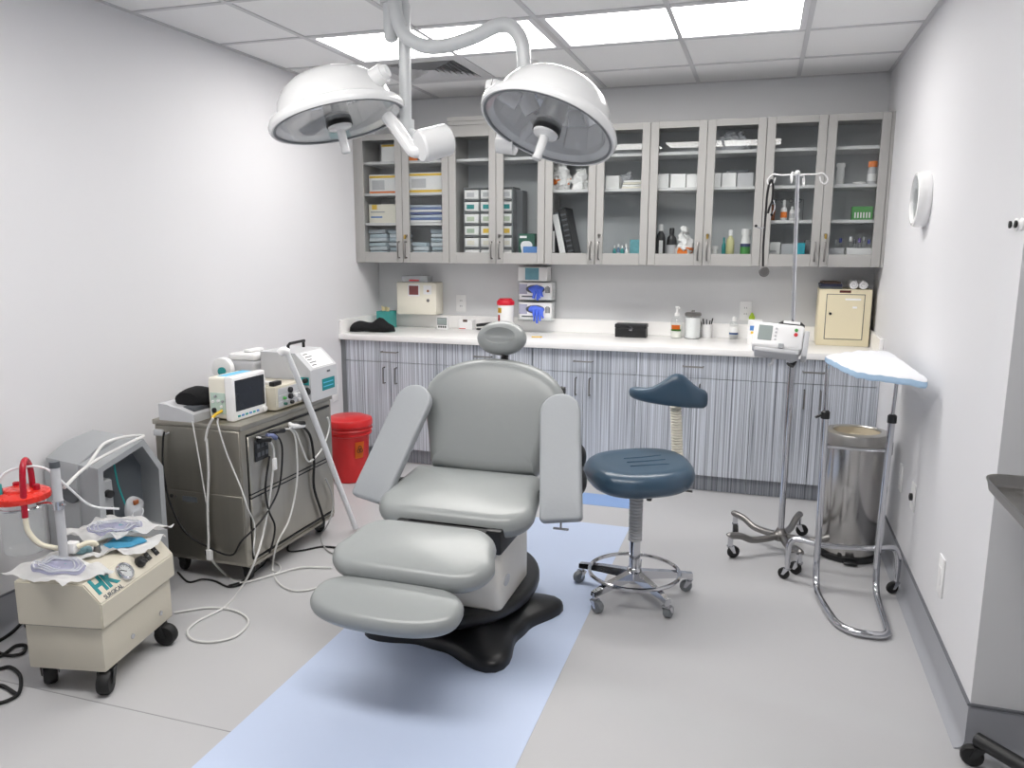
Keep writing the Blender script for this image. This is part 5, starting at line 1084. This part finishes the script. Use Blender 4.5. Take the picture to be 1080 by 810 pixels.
def bag(x, y, z, rx, ry, h, m, label, seed, band=None, group='bags in the cupboards'):
    t = E('plastic_bag', label, 'bag', (x, y, z), group=group); g = G(); prof = [(.001, 0.0), (.8, .0), (1, .12), (1.0, .45), (.85, .66), (.62, .82), (.7, .95), (.45, 1.0), (.001, .9)]
    fine = [(prof[i][0] + (prof[i + 1][0] - prof[i][0]) * k / 4, prof[i][1] + (prof[i + 1][1] - prof[i][1]) * k / 4) for i in range(len(prof) - 1) for k in range(4)] + [prof[-1]]
    g.lathe(fine, 36)
    for v in g.bm.verts: v.co = Vector((v.co.x * rx, v.co.y * ry, v.co.z * h))
    g.jitter(.03, 22, seed); g.jitter(.012, 60, seed + 1)
    for v in g.bm.verts: v.co.z = max(v.co.z, 0)
    part('film', g, m, t, ang=20)
    if band:
        g = G(); g.lathe([(1.04, .22), (1.06, .25), (1.06, .38), (1.04, .41)], 22)
        for v in g.bm.verts: v.co = Vector((v.co.x * rx, v.co.y * ry, v.co.z * h))
        part('band', g.jitter(.014, 18, seed), band, t)
bag(-1.335, 5.29, S2, .06, .055, .19, M_paper, 'tied white bag with an orange band above the binders', 2., M_orange)
bag(-1.20, 5.29, S2, .055, .05, .14, M_paper, 'crumpled plain white bag above the binders', 6.)
carton(-1.015, -.927, S2, .086, M_paper, 'small white carton on the shelf right of the crumpled bag', group='white cartons on the second shelf')
for k in range(4):
    g = G(); g.box(-.065, .065, -.08, .08, 0, .012, .003, 1); one('paper_packet', g.jitter(.003, 16, k), (M_cream, M_paper)[k % 2], 'flat %s packet, %s of the low pile beside the small carton' % (('cream', 'white')[k % 2], ('lowest', 'second', 'third', 'top')[k]), 'packet', (-.845 + .004 * k, 5.29, S2 + .002 + .0135 * k), 'paper packets')
bag(-.90, 5.33, S2 + .0, .03, .03, .11, M_bag, 'clear bag tucked behind the flat packets', 9.)
def bottle(x, y, z, r, h, m, capm, label, lab_m=None, neck=.4, ch=.16, group='bottles in the cupboards', name='bottle', lz=(.2, .6)):
    t = E(name, label, 'bottle', (x, y, z), group=group); hb_ = h * (1 - ch)
    part('body', G().lathe([(.001, 0), (r * .92, 0), (r, .004), (r, hb_ * .74), (r * .85, hb_ * .86), (r * neck, hb_ * .95), (r * neck, hb_), (.001, hb_)], 20), m, t)
    part('cap', G().lathe([(r * neck * 1.25, hb_ * .98), (r * neck * 1.25, h * .97), (r * neck * 1.0, h), (.001, h)], 16), capm, t)
    if lab_m: part('label', G().lathe([(r + .0006, hb_ * lz[0]), (r + .0006, hb_ * lz[1])], 20), lab_m, t)
    return t
for k in range(4): bottle(-.952 + k * .026, 5.24, S0, .0125, .108 + .008 * (k % 2), [M_teal, mat('steel_blue', (96, 130, 160), .5)][k % 2], M_white, 'tiny teal and white vial, %s in the row below the small carton' % ('first', 'second', 'third', 'fourth')[k], M_paper)
bottle(-.864, 5.21, S0, .012, .11, M_white, M_white, 'tiny all-white vial beside the teal carton')
carton(-.85, -.785, S0, .145, mat('teal_white_print', (110, 176, 186), .5, var=.5, scale=40), 'teal patterned carton at the partition of the binder cupboard', 5.24, .06)
GW = 'white cartons on the second shelf'
carton(-.68, -.608, S2, .09, M_paper, 'leftmost of three white cartons above the black bottles', group=GW)
carton(-.596, -.50, S2, .088, M_paper, 'middle of three white cartons above the black bottles', group=GW)
carton(-.494, -.41, S2, .085, M_paper, 'rightmost of three white cartons above the black bottles', group=GW)
bottle(-.651, 5.26, S0, .031, .244, M_black, M_white, 'taller black bottle with white cap and narrow label', None)
part('narrow_label', G().box(-.006, .018, -.0318, -.0302, .03, .14), M_paper, [o for o in COL.objects if o.get('label', '').startswith('taller black bottle')][0])
bottle(-.58, 5.26, S0, .033, .22, M_black, M_black, 'shorter black bottle with a wide grey label', M_lgrey)
bag(-.495, 5.26, S0, .05, .045, .225, M_paper, 'white bag with an orange band beside the black bottles', 12., M_orange)
bag(-.22, 5.28, S3, .105, .06, .115, M_bag, 'clear crumpled bag on the top shelf of the fourth cupboard', 15.)
carton(-.335, -.282, S2, .087, M_paper, 'narrow white carton left of the square one on the shelf below the clear bag', group=GW)
carton(-.277, -.19, S2, .086, M_paper, 'square white carton in the middle of the shelf below the clear bag', group=GW)
carton(-.184, -.087, S2, .084, M_lgrey, 'grey carton at the right of the shelf below the clear bag', group=GW)
carton(-.25, -.12, S2 + .0865, .02, M_dgrey, 'flat dark grey box lying on the white and grey cartons', 5.24, .10)
bottle(-.30, 5.22, S0, .018, .105, M_white, M_white, 'short white pot at the left of the fourth cupboard floor', neck=.9)
bottle(-.248, 5.26, S0, .013, .16, M_teal, M_teal, 'slim teal bottle behind the yellow one')
b = bottle(-.208, 5.24, S0, .026, .206, mat('pale_yellow', (206, 204, 150), .35), M_white, 'pale yellow bottle with white cap and dark base'); part('dark_base', G().lathe([(.0266, .0), (.0266, .05)], 20), mat('deep_teal', (40, 80, 92), .4), b)
b = bottle(-.115, 5.25, S0, .030, .212, M_white, M_white, 'white bottle with a blue and green label in the fourth cupboard', None, .75); part('blue_label', G().lathe([(.0306, .10), (.0306, .12)], 20), mat('label_blue', (50, 60, 110), .5), b); part('green_label', G().lathe([(.0306, .05), (.0306, .10)], 20), M_green, b)
bottle(.036, 5.24, S1, .017, .098, M_amber, M_amber, 'amber pill bottle behind the stethoscope')
bottle(.105, 5.24, S1, .019, .125, M_white, M_white, 'white dropper bottle with an orange label', M_orange, .35, .3)
bottle(.152, 5.25, S1, .015, .085, M_white, M_white, 'smaller white bottle just left of the IV pole top', M_lgrey); bottle(.183, 5.26, S1, .017, .10, M_white, M_lgrey, 'larger white bottle just right of the IV pole', M_lgrey)
t = E('wire_holder', 'thin wire holder standing behind the dropper bottle', 'holder', (.12, 5.34, S1)); g = G(); g.tube([(-.1, 0, 0), (-.1, 0, .13), (.1, 0, .13), (.1, 0, 0)], .002, 6)
for k in range(4): g.tube([(-.075 + k * .05 + .012 * math.cos(a), -.006, .125 + .012 * math.sin(a)) for a in [2 * PI * i / 10 for i in range(10)]], .0018, 5, closed=True)
part('wire', g, M_dgrey, t)
carton(.022, .095, S0, .13, M_paper, 'white carton at the left of the fifth cupboard floor', bands=((.2, .7, .5, .6, M_lgrey),)); carton(.10, .176, S0, .12, M_lgrey, 'grey carton behind the IV pole, left of the turquoise one', 5.24); carton(.18, .24, S0, .125, mat('turquoise', (40, 170, 190), .5), 'turquoise carton beside the IV pole', 5.20, .10); carton(.243, .28, S0, .14, M_mgrey, 'narrow dark grey carton right of the turquoise one', 5.26)
bottle(.417, 5.25, S2, .023, .131, M_white, M_white, 'white ribbed pill bottle on the second shelf at the right wall', None, .9)
one('screw_lid', G().lathe([(.034, 0), (.036, .004), (.036, .014), (.03, .018), (.001, .018)], 24), M_white, 'flat white lid lying between two bottles on the right shelf', 'lid', (.525, 5.25, S2))
bottle(.593, 5.25, S2, .026, .137, M_lgrey, M_orange, 'bottle with a bright orange cap near the right wall', M_paper, .8, .24)
t = carton(.496, .612, S1, .08, M_green, 'green and white carton on the lower shelf near the right wall', 5.22, .08)
for k in range(6): part('white_print', G().box(-.045 + k * .016, -.037 + k * .016, -.0412, -.0402, .012, .045), M_paper, t)
for i, (x0, x1, lab) in enumerate(((.375, .462, 'grey vial tray on the left in the right-hand cupboard'), (.478, .626, 'white vial tray nearest the right wall'))):
    t = E('vial_tray', lab, 'tray', ((x0 + x1) / 2, 5.23, S0), group='vial trays'); hw = (x1 - x0) / 2
    g = G(); g.box(-hw, hw, -.05, .05, 0, .004); g.box(-hw, hw, -.05, -.046, 0, .095); g.box(-hw, hw, .046, .05, 0, .095); g.box(-hw, -hw + .004, -.046, .046, 0, .095); g.box(hw - .004, hw, -.046, .046, 0, .095); part('tray_body', g, (M_lgrey, M_white)[i], t)
capc = [M_grey, mat('cap_blue', (70, 80, 160), .4), M_white, M_dgrey, mat('cap_violet', (110, 90, 160), .4)]
for k, x in enumerate((.42, .444, .50, .525, .55, .576, .603)):
    v = bottle(x, 5.225 + .012 * (k % 2), S0 + .0045, .0115, .142 + .008 * (k % 3), M_clearp, capc[k % 5], 'clear glass vial, %s from the left in the trays by the right wall' % ('first', 'second', 'third', 'fourth', 'fifth', 'sixth', 'seventh')[k], neck=.6, name='vial', group='glass vials')
